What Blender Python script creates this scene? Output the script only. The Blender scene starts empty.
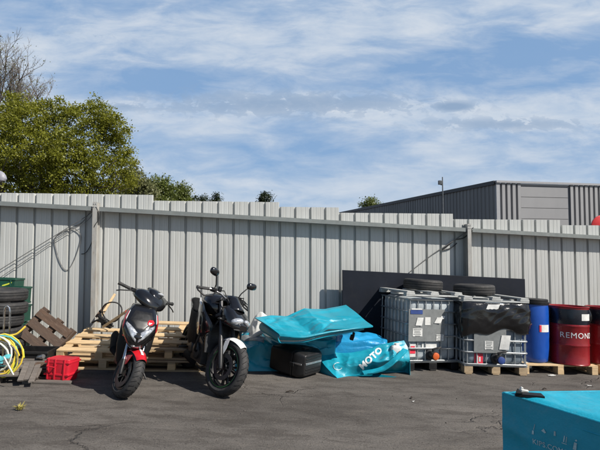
import bpy, math, random
import numpy as np
from mathutils import Matrix, Vector, Euler, noise
from mathutils.bvhtree import BVHTree

PI = math.pi
R = math.radians
SC = bpy.context.scene
COL = SC.collection
rnd = random.Random(7)

# ------------------------------------------------------------------ camera geometry (photo is 600 x 450)
F, PITCH, CAMZ = 451.0, R(2.6), 1.6
CAM = Vector((0, 0, CAMZ))

def ray(px, py):
    dx, dy = (px - 300) / F, (225 - py) / F
    return Vector((dx, math.cos(PITCH) - dy * math.sin(PITCH), math.sin(PITCH) + dy * math.cos(PITCH)))

def P(px, py, Y):
    d = ray(px, py)
    return CAM + d * (Y / d.y)

GA, GX, GY = .117, -.041, -.045
def gz(x, y):
    x = max(-14, min(14, x)); y = max(-8, min(9.5, y))
    return GA + GX * x + GY * y

def G(px, py):
    d = ray(px, py)
    t = (GA - CAMZ) / (d.z - GX * d.x - GY * d.y)
    return CAM + d * t

NRM = Vector((-GX, -GY, 1)).normalized()
GROT = Vector((0, 0, 1)).rotation_difference(NRM).to_matrix().to_4x4()

# ------------------------------------------------------------------ mesh builder
class MB:
    def __init__(s):
        s.v = []; s.f = []; s.m = []

    def add(s, vs, fs, mi=0, M=None):
        o = len(s.v)
        for p in vs:
            p = Vector(p)
            s.v.append(M @ p if M is not None else p)
        for f in fs:
            s.f.append([i + o for i in f]); s.m.append(mi)
        return s

    def xf(s, M):
        s.v = [M @ p for p in s.v]
        return s

    def box(s, c, d, M=None, mi=0, rot=None):
        hx, hy, hz = d[0] / 2, d[1] / 2, d[2] / 2
        vs = [Vector((x, y, z)) for x in (-hx, hx) for y in (-hy, hy) for z in (-hz, hz)]
        if rot is not None:
            rm = Euler(rot).to_matrix()
            vs = [rm @ p for p in vs]
        vs = [p + Vector(c) for p in vs]
        fs = [(0, 1, 3, 2), (4, 6, 7, 5), (0, 4, 5, 1), (2, 3, 7, 6), (0, 2, 6, 4), (1, 5, 7, 3)]
        return s.add(vs, fs, mi, M)

    def bar(s, p, q, w, h, up=(0, 0, 1), mi=0):
        p, q = Vector(p), Vector(q)
        t = (q - p); L = t.length; t.normalize()
        u = Vector(up); b = t.cross(u).normalized(); u = b.cross(t)
        M = Matrix((t, b, u)).transposed().to_4x4(); M.translation = (p + q) / 2
        return s.box((0, 0, 0), (L, w, h), M, mi)

    def tube(s, pts, r, seg=8, closed=False, mi=0, flat=1.0):
        pts = [Vector(p) for p in pts]; n = len(pts)
        rs = r if isinstance(r, (list, tuple)) else [r] * n
        tg = []
        for i in range(n):
            a = pts[(i - 1) % n] if (closed or i > 0) else pts[i]
            b = pts[(i + 1) % n] if (closed or i < n - 1) else pts[i]
            t = b - a
            tg.append(t.normalized() if t.length > 1e-9 else Vector((0, 0, 1)))
        u = tg[0].orthogonal().normalized()
        vs = []
        for i in range(n):
            u = (u - tg[i] * u.dot(tg[i]))
            u = u.normalized() if u.length > 1e-6 else tg[i].orthogonal().normalized()
            w = tg[i].cross(u)
            for k in range(seg):
                a = 2 * PI * k / seg
                vs.append(pts[i] + u * math.cos(a) * rs[i] + w * math.sin(a) * rs[i] * flat)
        fs = []
        for i in range(n if closed else n - 1):
            j = (i + 1) % n
            for k in range(seg):
                l = (k + 1) % seg
                fs.append((i * seg + k, i * seg + l, j * seg + l, j * seg + k))
        if not closed:
            fs.append(tuple(reversed(range(seg)))); fs.append(tuple((n - 1) * seg + k for k in range(seg)))
        return s.add(vs, fs, mi)

    def lathe(s, prof, seg=32, M=None, mi=0, closed=False, a0=0.0, a1=2 * PI):
        full = abs(a1 - a0 - 2 * PI) < 1e-6
        na = seg if full else seg + 1
        n = len(prof); vs = []
        for k in range(na):
            a = a0 + (a1 - a0) * k / seg
            for r, z in prof:
                vs.append((r * math.cos(a), r * math.sin(a), z))
        fs = []
        for k in range(seg):
            l = (k + 1) % na
            for i in range(n if closed else n - 1):
                j = (i + 1) % n
                fs.append((k * n + i, l * n + i, l * n + j, k * n + j))
        return s.add(vs, fs, mi, M)

    def loft(s, rings, mi=0, cap=True, M=None):
        n = len(rings[0]); vs = [p for r in rings for p in r]; fs = []
        for i in range(len(rings) - 1):
            for k in range(n):
                l = (k + 1) % n
                fs.append((i * n + k, i * n + l, (i + 1) * n + l, (i + 1) * n + k))
        if cap:
            fs.append(tuple(reversed(range(n)))); o = (len(rings) - 1) * n
            fs.append(tuple(o + k for k in range(n)))
        return s.add(vs, fs, mi, M)

    def ell(s, c, r, seg=14, M=None, mi=0):
        rings = []
        for i in range(1, seg):
            t = PI * i / seg
            rings.append([(c[0] + r[0] * math.sin(t) * math.cos(2 * PI * k / seg), c[1] + r[1] * math.sin(t) * math.sin(2 * PI * k / seg), c[2] - r[2] * math.cos(t)) for k in range(seg)])
        return s.loft(rings, mi, True, M)

    def prism(s, poly, a, b, M=None, mi=0):
        """poly in (x, z); extruded along y from a to b"""
        n = len(poly)
        vs = [(x, a, z) for x, z in poly] + [(x, b, z) for x, z in poly]
        fs = [tuple(range(n)), tuple(reversed(range(n, 2 * n)))]
        for i in range(n):
            j = (i + 1) % n
            fs.append((i, i + n, j + n, j))
        return s.add(vs, fs, mi, M)

    def build(s, name, mats, parent=None, smooth=35, bevel=0, sub=0, seg=2, rec=True):
        me = bpy.data.meshes.new(name)
        me.from_pydata([tuple(p) for p in s.v], [], s.f)
        if not isinstance(mats, (list, tuple)):
            mats = [mats]
        for m in mats:
            me.materials.append(m)
        if len(mats) > 1:
            me.polygons.foreach_set('material_index', s.m)
        me.update()
        import bmesh
        if rec:
            bm = bmesh.new(); bm.from_mesh(me)
            bmesh.ops.recalc_face_normals(bm, faces=bm.faces)
            bm.to_mesh(me); bm.free()
        if smooth:
            me.polygons.foreach_set('use_smooth', [True] * len(me.polygons))
            me.set_sharp_from_angle(angle=R(smooth))
        o = bpy.data.objects.new(name, me); COL.objects.link(o)
        if parent is not None:
            o.parent = parent
        if bevel:
            b = o.modifiers.new('bevel', 'BEVEL'); b.width = bevel; b.segments = seg; b.limit_method = 'ANGLE'; b.angle_limit = R(40)
        if sub:
            b = o.modifiers.new('sub', 'SUBSURF'); b.levels = sub; b.render_levels = sub
        return o

def tag(o, label=None, cat=None, group=None, kind=None):
    if label: o['label'] = label
    if cat: o['category'] = cat
    if group: o['group'] = group
    if kind: o['kind'] = kind
    return o

def thing(name, label, cat, M=None, group=None):
    o = bpy.data.objects.new(name, None); COL.objects.link(o); o.empty_display_size = .1
    if M is not None: o.matrix_world = M
    return tag(o, label, cat, group)

def on_ground(x, y, yaw=0, lift=0, tilt=True):
    M = Matrix.Translation((x, y, gz(x, y) + lift))
    if tilt: M = M @ GROT
    return M @ Matrix.Rotation(yaw, 4, 'Z')

def copy_tree(o, parent=None):
    c = o.copy(); COL.objects.link(c)
    if parent is not None: c.parent = parent
    for ch in list(o.children):
        copy_tree(ch, c)
    return c

def RY(): return Matrix.Rotation(R(-90), 4, 'X')   # lathe axis z -> y
def T(*a): return Matrix.Translation(a)

def text_mesh(body, size, fn, mat, name, parent=None, spacing=1.0, bold=0.0, sub=2):
    cu = bpy.data.curves.new('txt', 'FONT'); cu.body = body; cu.size = size; cu.space_character = spacing
    cu.align_x = 'CENTER'; cu.align_y = 'CENTER'; cu.offset = bold; cu.resolution_u = 4
    ob = bpy.data.objects.new('txt', cu); COL.objects.link(ob)
    dg = bpy.context.evaluated_depsgraph_get(); dg.update()
    me = bpy.data.meshes.new_from_object(ob.evaluated_get(dg))
    bpy.data.objects.remove(ob); bpy.data.curves.remove(cu)
    import bmesh
    bm = bmesh.new(); bm.from_mesh(me)
    bmesh.ops.triangulate(bm, faces=bm.faces)
    for _ in range(sub):
        bmesh.ops.subdivide_edges(bm, edges=[e for e in bm.edges if e.calc_length() > size * .12], cuts=1)
    bmesh.ops.triangulate(bm, faces=bm.faces)
    for v in bm.verts:
        v.co = fn(v.co.x, v.co.y)
    bm.to_mesh(me); bm.free()
    me.name = name; me.materials.clear(); me.materials.append(mat)
    o = bpy.data.objects.new(name, me); COL.objects.link(o)
    if parent is not None: o.parent = parent
    return o

# ------------------------------------------------------------------ materials
class N:
    """tiny node helper"""
    def __init__(s, nt):
        s.nt = nt
    def n(s, t, **kw):
        nd = s.nt.nodes.new(t)
        for k, v in kw.items():
            if k.startswith('i_'):
                nd.inputs[k[2:].replace('_', ' ')].default_value = v
            else:
                setattr(nd, k, v)
        return nd
    def l(s, a, b): s.nt.links.new(a, b)
    def math(s, op, a, b=0.0, clamp=False):
        nd = s.n('ShaderNodeMath', operation=op, use_clamp=clamp)
        for i, x in enumerate((a, b)):
            if hasattr(x, 'is_output') or hasattr(x, 'links'): s.l(x, nd.inputs[i])
            else: nd.inputs[i].default_value = x
        return nd.outputs[0]
    def mix(s, fac, a, b, mode='MIX'):
        nd = s.n('ShaderNodeMix', data_type='RGBA', blend_type=mode)
        for i, x in ((0, fac), (6, a), (7, b)):
            if hasattr(x, 'links'): s.l(x, nd.inputs[i])
            elif i == 0: nd.inputs[i].default_value = x
            else: nd.inputs[i].default_value = (*x, 1) if len(x) == 3 else x
        return nd.outputs[2]
    def ramp(s, fac, stops):
        nd = s.n('ShaderNodeValToRGB'); cr = nd.color_ramp
        while len(cr.elements) < len(stops): cr.elements.new(.5)
        for e, (p, c) in zip(cr.elements, stops):
            e.position = p; e.color = (*c, 1) if hasattr(c, '__len__') else (c, c, c, 1)
        s.l(fac, nd.inputs[0])
        return nd.outputs[0]
    def noise(s, vec, scale, detail=4, rough=.55, dist=0.0):
        nd = s.n('ShaderNodeTexNoise'); nd.inputs['Scale'].default_value = scale; nd.inputs['Detail'].default_value = detail
        nd.inputs['Roughness'].default_value = rough; nd.inputs['Distortion'].default_value = dist
        if vec is not None: s.l(vec, nd.inputs['Vector'])
        return nd.outputs['Fac']

def mat(name, col, rough=.5, metal=0.0, var=.25, scale=6.0, bump=.0, bscale=60.0, dirt=None, dirt_amt=.45, stretch=(1, 1, 1), coat=0.0, trans=0.0, spec=.5, rvar=.15, ovar=0.0):
    m = bpy.data.materials.new(name); m.use_nodes = True
    nt = m.node_tree; k = N(nt); b = nt.nodes['Principled BSDF']
    tc = k.n('ShaderNodeTexCoord'); mp = k.n('ShaderNodeMapping'); mp.inputs['Scale'].default_value = stretch
    oi = k.n('ShaderNodeObjectInfo')
    k.l(tc.outputs['Object'], mp.inputs[0])
    off = k.n('ShaderNodeVectorMath', operation='ADD'); k.l(mp.outputs[0], off.inputs[0])
    rv = k.n('ShaderNodeVectorMath', operation='SCALE'); rv.inputs[0].default_value = (37, 11, 23); k.l(oi.outputs['Random'], rv.inputs['Scale'])
    k.l(rv.outputs[0], off.inputs[1])
    v = off.outputs[0]
    n1 = k.noise(v, scale, 5, .6)
    lo = tuple(c * (1 - var) for c in col); hi = tuple(min(1, c * (1 + var)) for c in col)
    c = k.ramp(n1, [(.3, lo), (.7, hi)])
    if dirt is not None:
        n2 = k.noise(v, scale * 2.7 + 1, 6, .7, .6)
        f = k.ramp(n2, [(.5, 0.0), (.72, 1.0)])
        c = k.mix(k.math('MULTIPLY', f, dirt_amt), c, dirt)
    if ovar:
        c = k.mix(k.math('MULTIPLY', oi.outputs['Random'], ovar), c, tuple(q * .45 + .03 for q in col))
    k.l(c, b.inputs['Base Color'])
    r = k.math('ADD', k.math('MULTIPLY', k.math('SUBTRACT', k.noise(v, scale * 4, 3), .5), rvar * 2), rough, True)
    k.l(r, b.inputs['Roughness'])
    b.inputs['Metallic'].default_value = metal
    b.inputs['Specular IOR Level'].default_value = spec
    if coat: b.inputs['Coat Weight'].default_value = coat; b.inputs['Coat Roughness'].default_value = .08
    if trans: b.inputs['Transmission Weight'].default_value = trans
    if bump:
        bp = k.n('ShaderNodeBump'); bp.inputs['Strength'].default_value = 1.0; bp.inputs['Distance'].default_value = bump
        k.l(k.noise(v, bscale, 5, .6), bp.inputs['Height']); k.l(bp.outputs[0], b.inputs['Normal'])
    return m

M = {}
def sheet_mat():
    m = mat('galvanised_sheet', (.47, .48, .468), .48, .10, .06, 1.2, .0012, 9, dirt=(.36, .355, .32), dirt_amt=.35, stretch=(4, 4, .35))
    nt = m.node_tree; k = N(nt); b = nt.nodes['Principled BSDF']; src = b.inputs['Base Color'].links[0].from_socket
    tc = k.n('ShaderNodeTexCoord'); sp = k.n('ShaderNodeSeparateXYZ'); k.l(tc.outputs['Object'], sp.inputs[0])
    mp = k.n('ShaderNodeMapping'); mp.inputs['Scale'].default_value = (9, 9, .5); k.l(tc.outputs['Object'], mp.inputs[0])
    run = k.ramp(k.noise(mp.outputs[0], 1.4, 6, .65), [(.52, 0.0), (.75, 1.0)])
    c = k.mix(k.math('MULTIPLY', run, .35), src, (.30, .29, .25))
    h = k.math('ADD', k.math('MULTIPLY', sp.outputs[2], -1.6), k.math('MULTIPLY', k.noise(tc.outputs['Object'], 5, 5, .65), 1.3))
    splash = k.ramp(k.math('ADD', h, .15), [(.45, 0.0), (1.0, 1.0)])
    c = k.mix(k.math('MULTIPLY', splash, .6), c, (.19, .165, .135))
    spots = k.ramp(k.noise(tc.outputs['Object'], 26, 3, .6), [(.70, 0.0), (.76, 1.0)])
    c = k.mix(k.math('MULTIPLY', spots, .35), c, (.24, .20, .16))
    k.l(c, b.inputs['Base Color'])
    return m
M['sheet'] = sheet_mat()
M['rail'] = mat('rail_steel', (.23, .25, .245), .45, .3, .12, 5, dirt=(.22, .19, .16), dirt_amt=.3)
M['post'] = mat('post_steel', (.38, .375, .355), .5, .2, .15, 4, dirt=(.25, .17, .11), dirt_amt=.5, stretch=(2, 2, .6))
M['cable'] = mat('black_cable', (.02, .02, .02), .5)
M['greycable'] = mat('grey_cable', (.12, .12, .12), .5)
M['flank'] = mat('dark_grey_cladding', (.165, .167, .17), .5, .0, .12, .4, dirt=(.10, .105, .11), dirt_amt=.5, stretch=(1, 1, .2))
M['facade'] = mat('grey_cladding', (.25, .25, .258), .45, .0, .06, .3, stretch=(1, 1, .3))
M['facade_rib'] = mat('grey_rib', (.27, .27, .277), .45, .0, .06, .3)
M['edge_dark'] = mat('dark_flashing', (.03, .03, .035), .5)
M['trim'] = mat('pale_flashing', (.30, .305, .32), .45, .0, .05)
M['roofm'] = mat('roof_membrane', (.16, .16, .165), .7)
M['mast'] = mat('mast_grey', (.10, .11, .12), .5, .3)
M['red_sign'] = mat('red_sign_paint', (.62, .03, .03), .4, 0, .08)
M['yellow_sign'] = mat('yellow_sign_paint', (.7, .45, .05), .4, 0, .08)
M['bark'] = mat('bark', (.055, .045, .035), .9, 0, .35, 6, .01, 14, stretch=(1, 1, .3))
M['bark_pale'] = mat('pale_bark', (.12, .10, .085), .9, 0, .3, 6)
M['rubber'] = mat('tyre_rubber', (.022, .022, .023), .72, 0, .3, 8, .002, 60, dirt=(.07, .062, .054), dirt_amt=.55)
M['black'] = mat('black_plastic', (.010, .010, .011), .48, 0, .3, 5, dirt=(.03, .028, .026), dirt_amt=.25, spec=.25)
M['gloss'] = mat('black_gloss_paint', (.008, .008, .009), .16, 0, .2, 4, coat=.6)
M['satin'] = mat('black_satin_metal', (.018, .018, .019), .4, .3, .25, 9)
M['engine'] = mat('engine_metal', (.06, .06, .062), .45, .7, .3, 12, .001, 40)
M['chrome'] = mat('chrome', (.62, .62, .62), .18, 1.0, .08, 8)
M['alu'] = mat('aluminium', (.42, .42, .43), .35, .9, .15, 10)
M['red_paint'] = mat('red_bodywork', (.50, .012, .02), .2, 0, .1, 4, coat=.5)
M['white_paint'] = mat('white_bodywork', (.78, .78, .77), .25, 0, .05, 4, coat=.4)
M['green'] = mat('green_rim_tape', (.02, .13, .03), .4, 0, .1)
M['lens'] = mat('headlight_lens', (.50, .52, .55), .10, .5, .55, 26, .003, 30, coat=.6)
M['mirror'] = mat('mirror_glass', (.5, .52, .55), .04, 1.0, .03)
M['seat'] = mat('black_seat_vinyl', (.012, .012, .012), .75, 0, .3, 10, .001, 120, spec=.12)
M['teal'] = mat('turquoise_tarpaulin', (.008, .27, .37), .40, 0, .16, 3, .002, 40, dirt=(.012, .22, .30), dirt_amt=.3, coat=.08)
M['azure'] = mat('azure_tarpaulin', (.010, .24, .48), .42, 0, .14, 3, .004, 22, dirt=(.05, .27, .40), dirt_amt=.3, coat=.05)
M['teal_fg'] = mat('turquoise_cover', (.006, .31, .44), .5, 0, .10, 3, .010, 8, dirt=(.10, .33, .40), dirt_amt=.4)
M['print_white'] = mat('white_print', (.75, .77, .77), .5, 0, .12, 20)
M['print_pale'] = mat('worn_pale_print', (.36, .52, .56), .6, 0, .4, 30)
M['film'] = mat('grey_film_window', (.20, .22, .23), .25, 0, .3, 8, .004, 14)
M['wood_new'] = mat('pale_pallet_wood', (.60, .43, .24), .75, 0, .22, 5, .002, 30, dirt=(.36, .24, .13), dirt_amt=.4, stretch=(1, 5, 5), ovar=.55)
M['wood_mid'] = mat('pallet_wood', (.38, .28, .17), .8, 0, .3, 5, .002, 30, dirt=(.16, .12, .085), dirt_amt=.5, stretch=(1, 5, 5), ovar=.55)
M['wood_old'] = mat('weathered_brown_wood', (.085, .05, .032), .85, 0, .35, 5, .003, 30, dirt=(.20, .16, .13), dirt_amt=.4, stretch=(1, 5, 5), ovar=.55)
M['wood_grey'] = mat('weathered_grey_wood', (.15, .13, .115), .88, 0, .35, 5, .003, 30, dirt=(.09, .07, .06), dirt_amt=.5, stretch=(1, 5, 5), ovar=.55)
M['crate_red'] = mat('red_plastic', (.50, .014, .03), .38, 0, .12, 5, dirt=(.32, .03, .035), dirt_amt=.3)
M['crate_green'] = mat('dark_green_plastic', (.005, .048, .030), .45, 0, .2, 5)
M['lime'] = mat('lime_marking', (.55, .60, .05), .5, 0, .15)
M['hose_yellow'] = mat('yellow_hose', (.72, .52, .06), .4, 0, .15)
M['hose_white'] = mat('white_hose', (.72, .72, .62), .4, 0, .12)
M['hose_teal'] = mat('pale_teal_hose', (.10, .42, .46), .4, 0, .15)
M['galv'] = mat('galvanised_tube', (.40, .42, .43), .38, .55, .15, 14, dirt=(.22, .22, .21), dirt_amt=.4)
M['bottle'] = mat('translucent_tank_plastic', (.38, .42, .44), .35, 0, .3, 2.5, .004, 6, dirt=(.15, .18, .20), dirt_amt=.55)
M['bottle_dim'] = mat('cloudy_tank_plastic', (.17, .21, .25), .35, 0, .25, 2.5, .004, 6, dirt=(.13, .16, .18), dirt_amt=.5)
M['plate'] = mat('grey_info_plate', (.20, .21, .21), .5, .2, .15, 8, dirt=(.30, .31, .31), dirt_amt=.4)
M['paper'] = mat('white_label', (.62, .62, .60), .6, 0, .15, 14, dirt=(.35, .34, .31), dirt_amt=.4)
M['navy'] = mat('navy_print', (.02, .05, .20), .6)
M['redlabel'] = mat('red_print', (.65, .03, .06), .5)
M['valve'] = mat('dark_valve', (.02, .02, .022), .4)
M['orange'] = mat('orange_valve_cap', (.55, .10, .02), .45)
M['frame_grey'] = mat('grey_lid_frame', (.40, .41, .40), .6, 0, .2, 6, dirt=(.20, .19, .18), dirt_amt=.5)
M['bag'] = mat('black_sheeting', (.009, .009, .010), .17, 0, .3, 4, .002, 30, spec=.6)
M['board'] = mat('black_board', (.010, .013, .021), .7, 0, .25, 2, dirt=(.022, .024, .028), dirt_amt=.4, spec=.2)
M['blue'] = mat('blue_drum_plastic', (.006, .062, .33), .35, 0, .12, 3, .001, 30, dirt=(.02, .10, .34), dirt_amt=.3)
M['red_drum'] = mat('red_drum_paint', (.22, .010, .014), .3, .1, .2, 3, .001, 30, dirt=(.14, .012, .014), dirt_amt=.4)
M['band'] = mat('black_drum_band', (.010, .012, .020), .28, 0, .3, 4, .002, 16)
M['rag_w'] = mat('dirty_white_cloth', (.60, .60, .57), .8, 0, .2, 10)
M['rag_b'] = mat('black_cloth', (.015, .015, .015), .7)
M['weed'] = mat('dry_weed', (.30, .26, .07), .8, 0, .4, 20)
M['twig'] = mat('dark_twig', (.03, .022, .016), .9)
M['lampm'] = mat('pale_grey_lamp', (.26, .26, .30), .5)

def leaf_mat(name, a, b, c):
    m = bpy.data.materials.new(name); m.use_nodes = True; nt = m.node_tree; k = N(nt)
    nt.nodes.remove(nt.nodes['Principled BSDF']); out = nt.nodes['Material Output']
    g = k.n('ShaderNodeNewGeometry'); tc = k.n('ShaderNodeTexCoord')
    cl = k.noise(tc.outputs['Object'], .55, 3)
    f = k.math('ADD', k.math('MULTIPLY', g.outputs['Random Per Island'], .22), k.math('MULTIPLY', cl, .85))
    col = k.ramp(f, [(.15, a), (.55, b), (.95, c)])
    d = k.n('ShaderNodeBsdfDiffuse'); t = k.n('ShaderNodeBsdfTranslucent'); gl = k.n('ShaderNodeBsdfGlossy'); gl.inputs['Roughness'].default_value = .45
    gl.inputs['Color'].default_value = (.5, .5, .5, 1)
    k.l(col, d.inputs['Color']); k.l(col, t.inputs['Color'])
    m1 = k.n('ShaderNodeMixShader'); m1.inputs[0].default_value = .4; k.l(d.outputs[0], m1.inputs[1]); k.l(t.outputs[0], m1.inputs[2])
    m2 = k.n('ShaderNodeMixShader'); m2.inputs[0].default_value = .04; k.l(m1.outputs[0], m2.inputs[1]); k.l(gl.outputs[0], m2.inputs[2])
    k.l(m2.outputs[0], out.inputs['Surface'])
    return m
M['leaf_olive'] = leaf_mat('olive_spring_leaves', (.10, .115, .012), (.20, .21, .022), (.32, .31, .045))
M['leaf_bud'] = leaf_mat('pale_bud_leaves', (.13, .14, .06), (.19, .20, .09), (.26, .26, .13))
M['leaf_green'] = leaf_mat('mid_green_leaves', (.075, .10, .022), (.125, .155, .035), (.19, .21, .06))
M['leaf_dark'] = leaf_mat('dark_needles', (.018, .03, .012), (.03, .045, .018), (.05, .065, .025))

def ground_mat():
    m = bpy.data.materials.new('worn_asphalt'); m.use_nodes = True; nt = m.node_tree; k = N(nt); b = nt.nodes['Principled BSDF']
    tc = k.n('ShaderNodeTexCoord'); v = tc.outputs['Object']
    mp = k.n('ShaderNodeMapping'); mp.inputs['Scale'].default_value = (.45, 1.3, 1); k.l(v, mp.inputs[0]); vs = mp.outputs[0]
    big = k.noise(vs, .9, 6, .62, .4); mid = k.noise(vs, 4.5, 6, .65, .3); fine = k.noise(v, 75, 5, .75); grit = k.noise(v, 420, 2, .6)
    c = k.ramp(big, [(.30, (.074, .067, .061)), (.5, (.114, .104, .095)), (.72, (.163, .149, .136))])
    c = k.mix(k.ramp(mid, [(.38, .6), (.52, 0.0)]), c, (.050, .043, .038))
    c = k.mix(k.math('MULTIPLY', k.ramp(mid, [(.56, 0.0), (.74, 1.0)]), .55), c, (.165, .145, .125))
    c = k.mix(k.math('MULTIPLY', k.ramp(fine, [(.35, 1.0), (.52, 0.0)]), .7), c, (.030, .026, .023))
    c = k.mix(k.math('MULTIPLY', k.ramp(fine, [(.58, 0.0), (.72, 1.0)]), .5), c, (.20, .18, .155))
    c = k.mix(k.math('MULTIPLY', k.ramp(grit, [(.66, 0.0), (.74, 1.0)]), .5), c, (.27, .25, .22))
    st = k.ramp(k.noise(v, 1.6, 5, .6, .8), [(.60, 0.0), (.70, 1.0)])
    c = k.mix(k.math('MULTIPLY', st, .45), c, (.045, .040, .036))
    peb = k.ramp(k.noise(v, 32, 3, .6), [(.60, 0.0), (.68, 1.0)])
    c = k.mix(k.math('MULTIPLY', peb, .30), c, (.19, .165, .14))
    # cracks
    wv = k.n('ShaderNodeVectorMath', operation='ADD'); k.l(v, wv.inputs[0])
    nn = k.n('ShaderNodeTexNoise'); nn.inputs['Scale'].default_value = 2.2; nn.inputs['Detail'].default_value = 6; k.l(v, nn.inputs['Vector'])
    sc = k.n('ShaderNodeVectorMath', operation='SCALE'); sc.inputs['Scale'].default_value = .55; k.l(nn.outputs['Color'], sc.inputs[0]); k.l(sc.outputs[0], wv.inputs[1])
    vo = k.n('ShaderNodeTexVoronoi', feature='DISTANCE_TO_EDGE'); vo.inputs['Scale'].default_value = .55; k.l(wv.outputs[0], vo.inputs['Vector'])
    msk = k.ramp(k.noise(v, .7, 2), [(.53, 0.0), (.62, 1.0)])
    cr = k.math('MULTIPLY', k.ramp(vo.outputs['Distance'], [(.0, 1.0), (.006, 0.0)]), msk)
    c = k.mix(k.math('MULTIPLY', cr, .28), c, (.014, .012, .011))
    k.l(c, b.inputs['Base Color']); b.inputs['Roughness'].default_value = .9; b.inputs['Specular IOR Level'].default_value = .25
    h = k.math('ADD', k.math('MULTIPLY', fine, .006), k.math('ADD', k.math('MULTIPLY', mid, .018), k.math('MULTIPLY', cr, -.02)))
    bp = k.n('ShaderNodeBump'); bp.inputs['Distance'].default_value = 1.0; bp.inputs['Strength'].default_value = .8
    k.l(h, bp.inputs['Height']); k.l(bp.outputs[0], b.inputs['Normal'])
    return m

# ------------------------------------------------------------------ world, sun, camera
SUN_EL, SUN_AZ = R(42), R(118)      # azimuth clockwise from +Y
def world():
    w = bpy.data.worlds.new('World'); SC.world = w; w.use_nodes = True
    nt = w.node_tree; k = N(nt); bg = nt.nodes['Background']
    sky = k.n('ShaderNodeTexSky', sky_type='NISHITA'); sky.sun_disc = False
    sky.sun_elevation = SUN_EL; sky.sun_rotation = SUN_AZ; sky.air_density = 1.0; sky.dust_density = .6; sky.ozone_density = 1.4
    tc = k.n('ShaderNodeTexCoord'); sep = k.n('ShaderNodeSeparateXYZ'); k.l(tc.outputs['Generated'], sep.inputs[0])
    x, y, z = sep.outputs
    yy = k.math('MAXIMUM', k.math('ABSOLUTE', y), .15)
    a = k.math('DIVIDE', x, yy); e = k.math('DIVIDE', z, yy)
    def vec(sa, se, ox=0, oy=0):
        c = k.n('ShaderNodeCombineXYZ'); k.l(k.math('ADD', k.math('MULTIPLY', a, sa), ox), c.inputs[0]); k.l(k.math('ADD', k.math('MULTIPLY', e, se), oy), c.inputs[1]); k.l(k.math('MULTIPLY', y, .3), c.inputs[2])
        return c.outputs[0]
    def blob(a0, e0, ra, re):
        u = k.math('DIVIDE', k.math('SUBTRACT', a, a0), ra); v = k.math('DIVIDE', k.math('SUBTRACT', e, e0), re)
        r2 = k.math('ADD', k.math('MULTIPLY', u, u), k.math('MULTIPLY', v, v))
        return k.math('POWER', 2.718, k.math('MULTIPLY', r2, -1.0))
    # broad veil of thin cloud, drawn out sideways
    veil = k.noise(vec(1.0, 3.6, 3.1, 1.7), 1.7, 8, .56, .25)
    fine = k.noise(vec(2.0, 6.5, .4, 5.2), 3.4, 9, .62, .35)
    d = k.math('ADD', k.math('MULTIPLY', k.math('SUBTRACT', veil, .5), 1.7), k.math('MULTIPLY', k.math('SUBTRACT', fine, .5), 1.15))
    d = k.math('ADD', d, .40)
    for (a0, e0, ra, re, g) in ((-.05, .30, 1.6, .050, .30), (.05, .10, 2.0, .12, .40), (-.45, .44, .5, .04, .04), (-.50, .52, .45, .06, .12), (.15, .50, .35, .05, .10), (.65, .53, .2, .06, .25), (-.33, .375, .34, .030, -.19), (.30, .385, .24, .045, -.27), (.10, .40, .2, .03, -.10), (.50, .46, .12, .06, -.20), (.02, .47, .25, .03, .04), (-.62, .42, .2, .05, .10), (.55, .285, .18, .03, .14), (.42, .255, .28, .022, -.20), (-.1, .20, .5, .03, -.10)):
        d = k.math('ADD', d, k.math('MULTIPLY', blob(a0, e0, ra, re), g))
    dens = k.ramp(d, [(.12, .10), (.42, .42), (.62, .74), (.85, .94)])
    cover = k.math('MULTIPLY', k.ramp(y, [(.0, .06), (.35, 1.0)]), k.ramp(z, [(.50, 1.0), (.75, .08)]))
    dens = k.math('MULTIPLY', dens, cover)
    white = k.ramp(fine, [(.3, (5.7, 6.7, 8.0)), (.7, (7.0, 7.6, 8.4))])
    front = k.math('MULTIPLY', k.ramp(y, [(.0, 0.0), (.35, 1.0)]), k.ramp(z, [(.5, 1.0), (.7, .0)]))
    base = k.mix(k.math('MULTIPLY', front, .75), sky.outputs[0], (2.25, 4.2, 7.3))
    c = k.mix(dens, base, white)
    # little torn grey-blue cumulus scraps in a band
    n3 = k.noise(vec(8.0, 15.0, 7.7, 2.0), 3.0, 7, .62, .4)
    bandm = k.math('MAXIMUM', k.math('MULTIPLY', blob(-.02, .318, .38, .034), 1.0), k.math('MULTIPLY', blob(.345, .312, .06, .014), 1.3))
    bandm = k.math('MAXIMUM', bandm, k.math('MULTIPLY', blob(-.40, .312, .10, .014), .8))
    bandm = k.math('MAXIMUM', bandm, k.math('MULTIPLY', blob(-.50, .475, .14, .014), .45))
    bandm = k.math('MAXIMUM', bandm, k.math('MULTIPLY', blob(.46, .272, .22, .018), .9))
    sc = k.ramp(k.math('ADD', n3, k.math('MULTIPLY', bandm, .30)), [(.61, 0.0), (.67, .75), (.82, .9)])
    c = k.mix(k.math('MULTIPLY', sc, bandm), c, (3.0, 4.2, 6.0))
    # low streaks of grey-blue under the veil
    n4 = k.noise(vec(1.0, 9.0, 1.2, 9.0), 1.5, 6, .55, .2)
    lowm = blob(.1, .17, 1.4, .09)
    c = k.mix(k.math('MULTIPLY', k.ramp(n4, [(.42, 0.0), (.70, .65)]), lowm), c, (4.3, 5.6, 7.4))
    k.l(c, bg.inputs['Color']); bg.inputs['Strength'].default_value = .072
world()
sun = bpy.data.lights.new('sun', 'SUN'); sun.energy = 5.0; sun.angle = R(.53); sun.color = (1.0, .94, .85)
so = bpy.data.objects.new('sun', sun); COL.objects.link(so)
sv = Vector((math.sin(SUN_AZ) * math.cos(SUN_EL), math.cos(SUN_AZ) * math.cos(SUN_EL), math.sin(SUN_EL)))
so.rotation_euler = sv.to_track_quat('Z', 'Y').to_euler(); so.location = sv * 40

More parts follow.
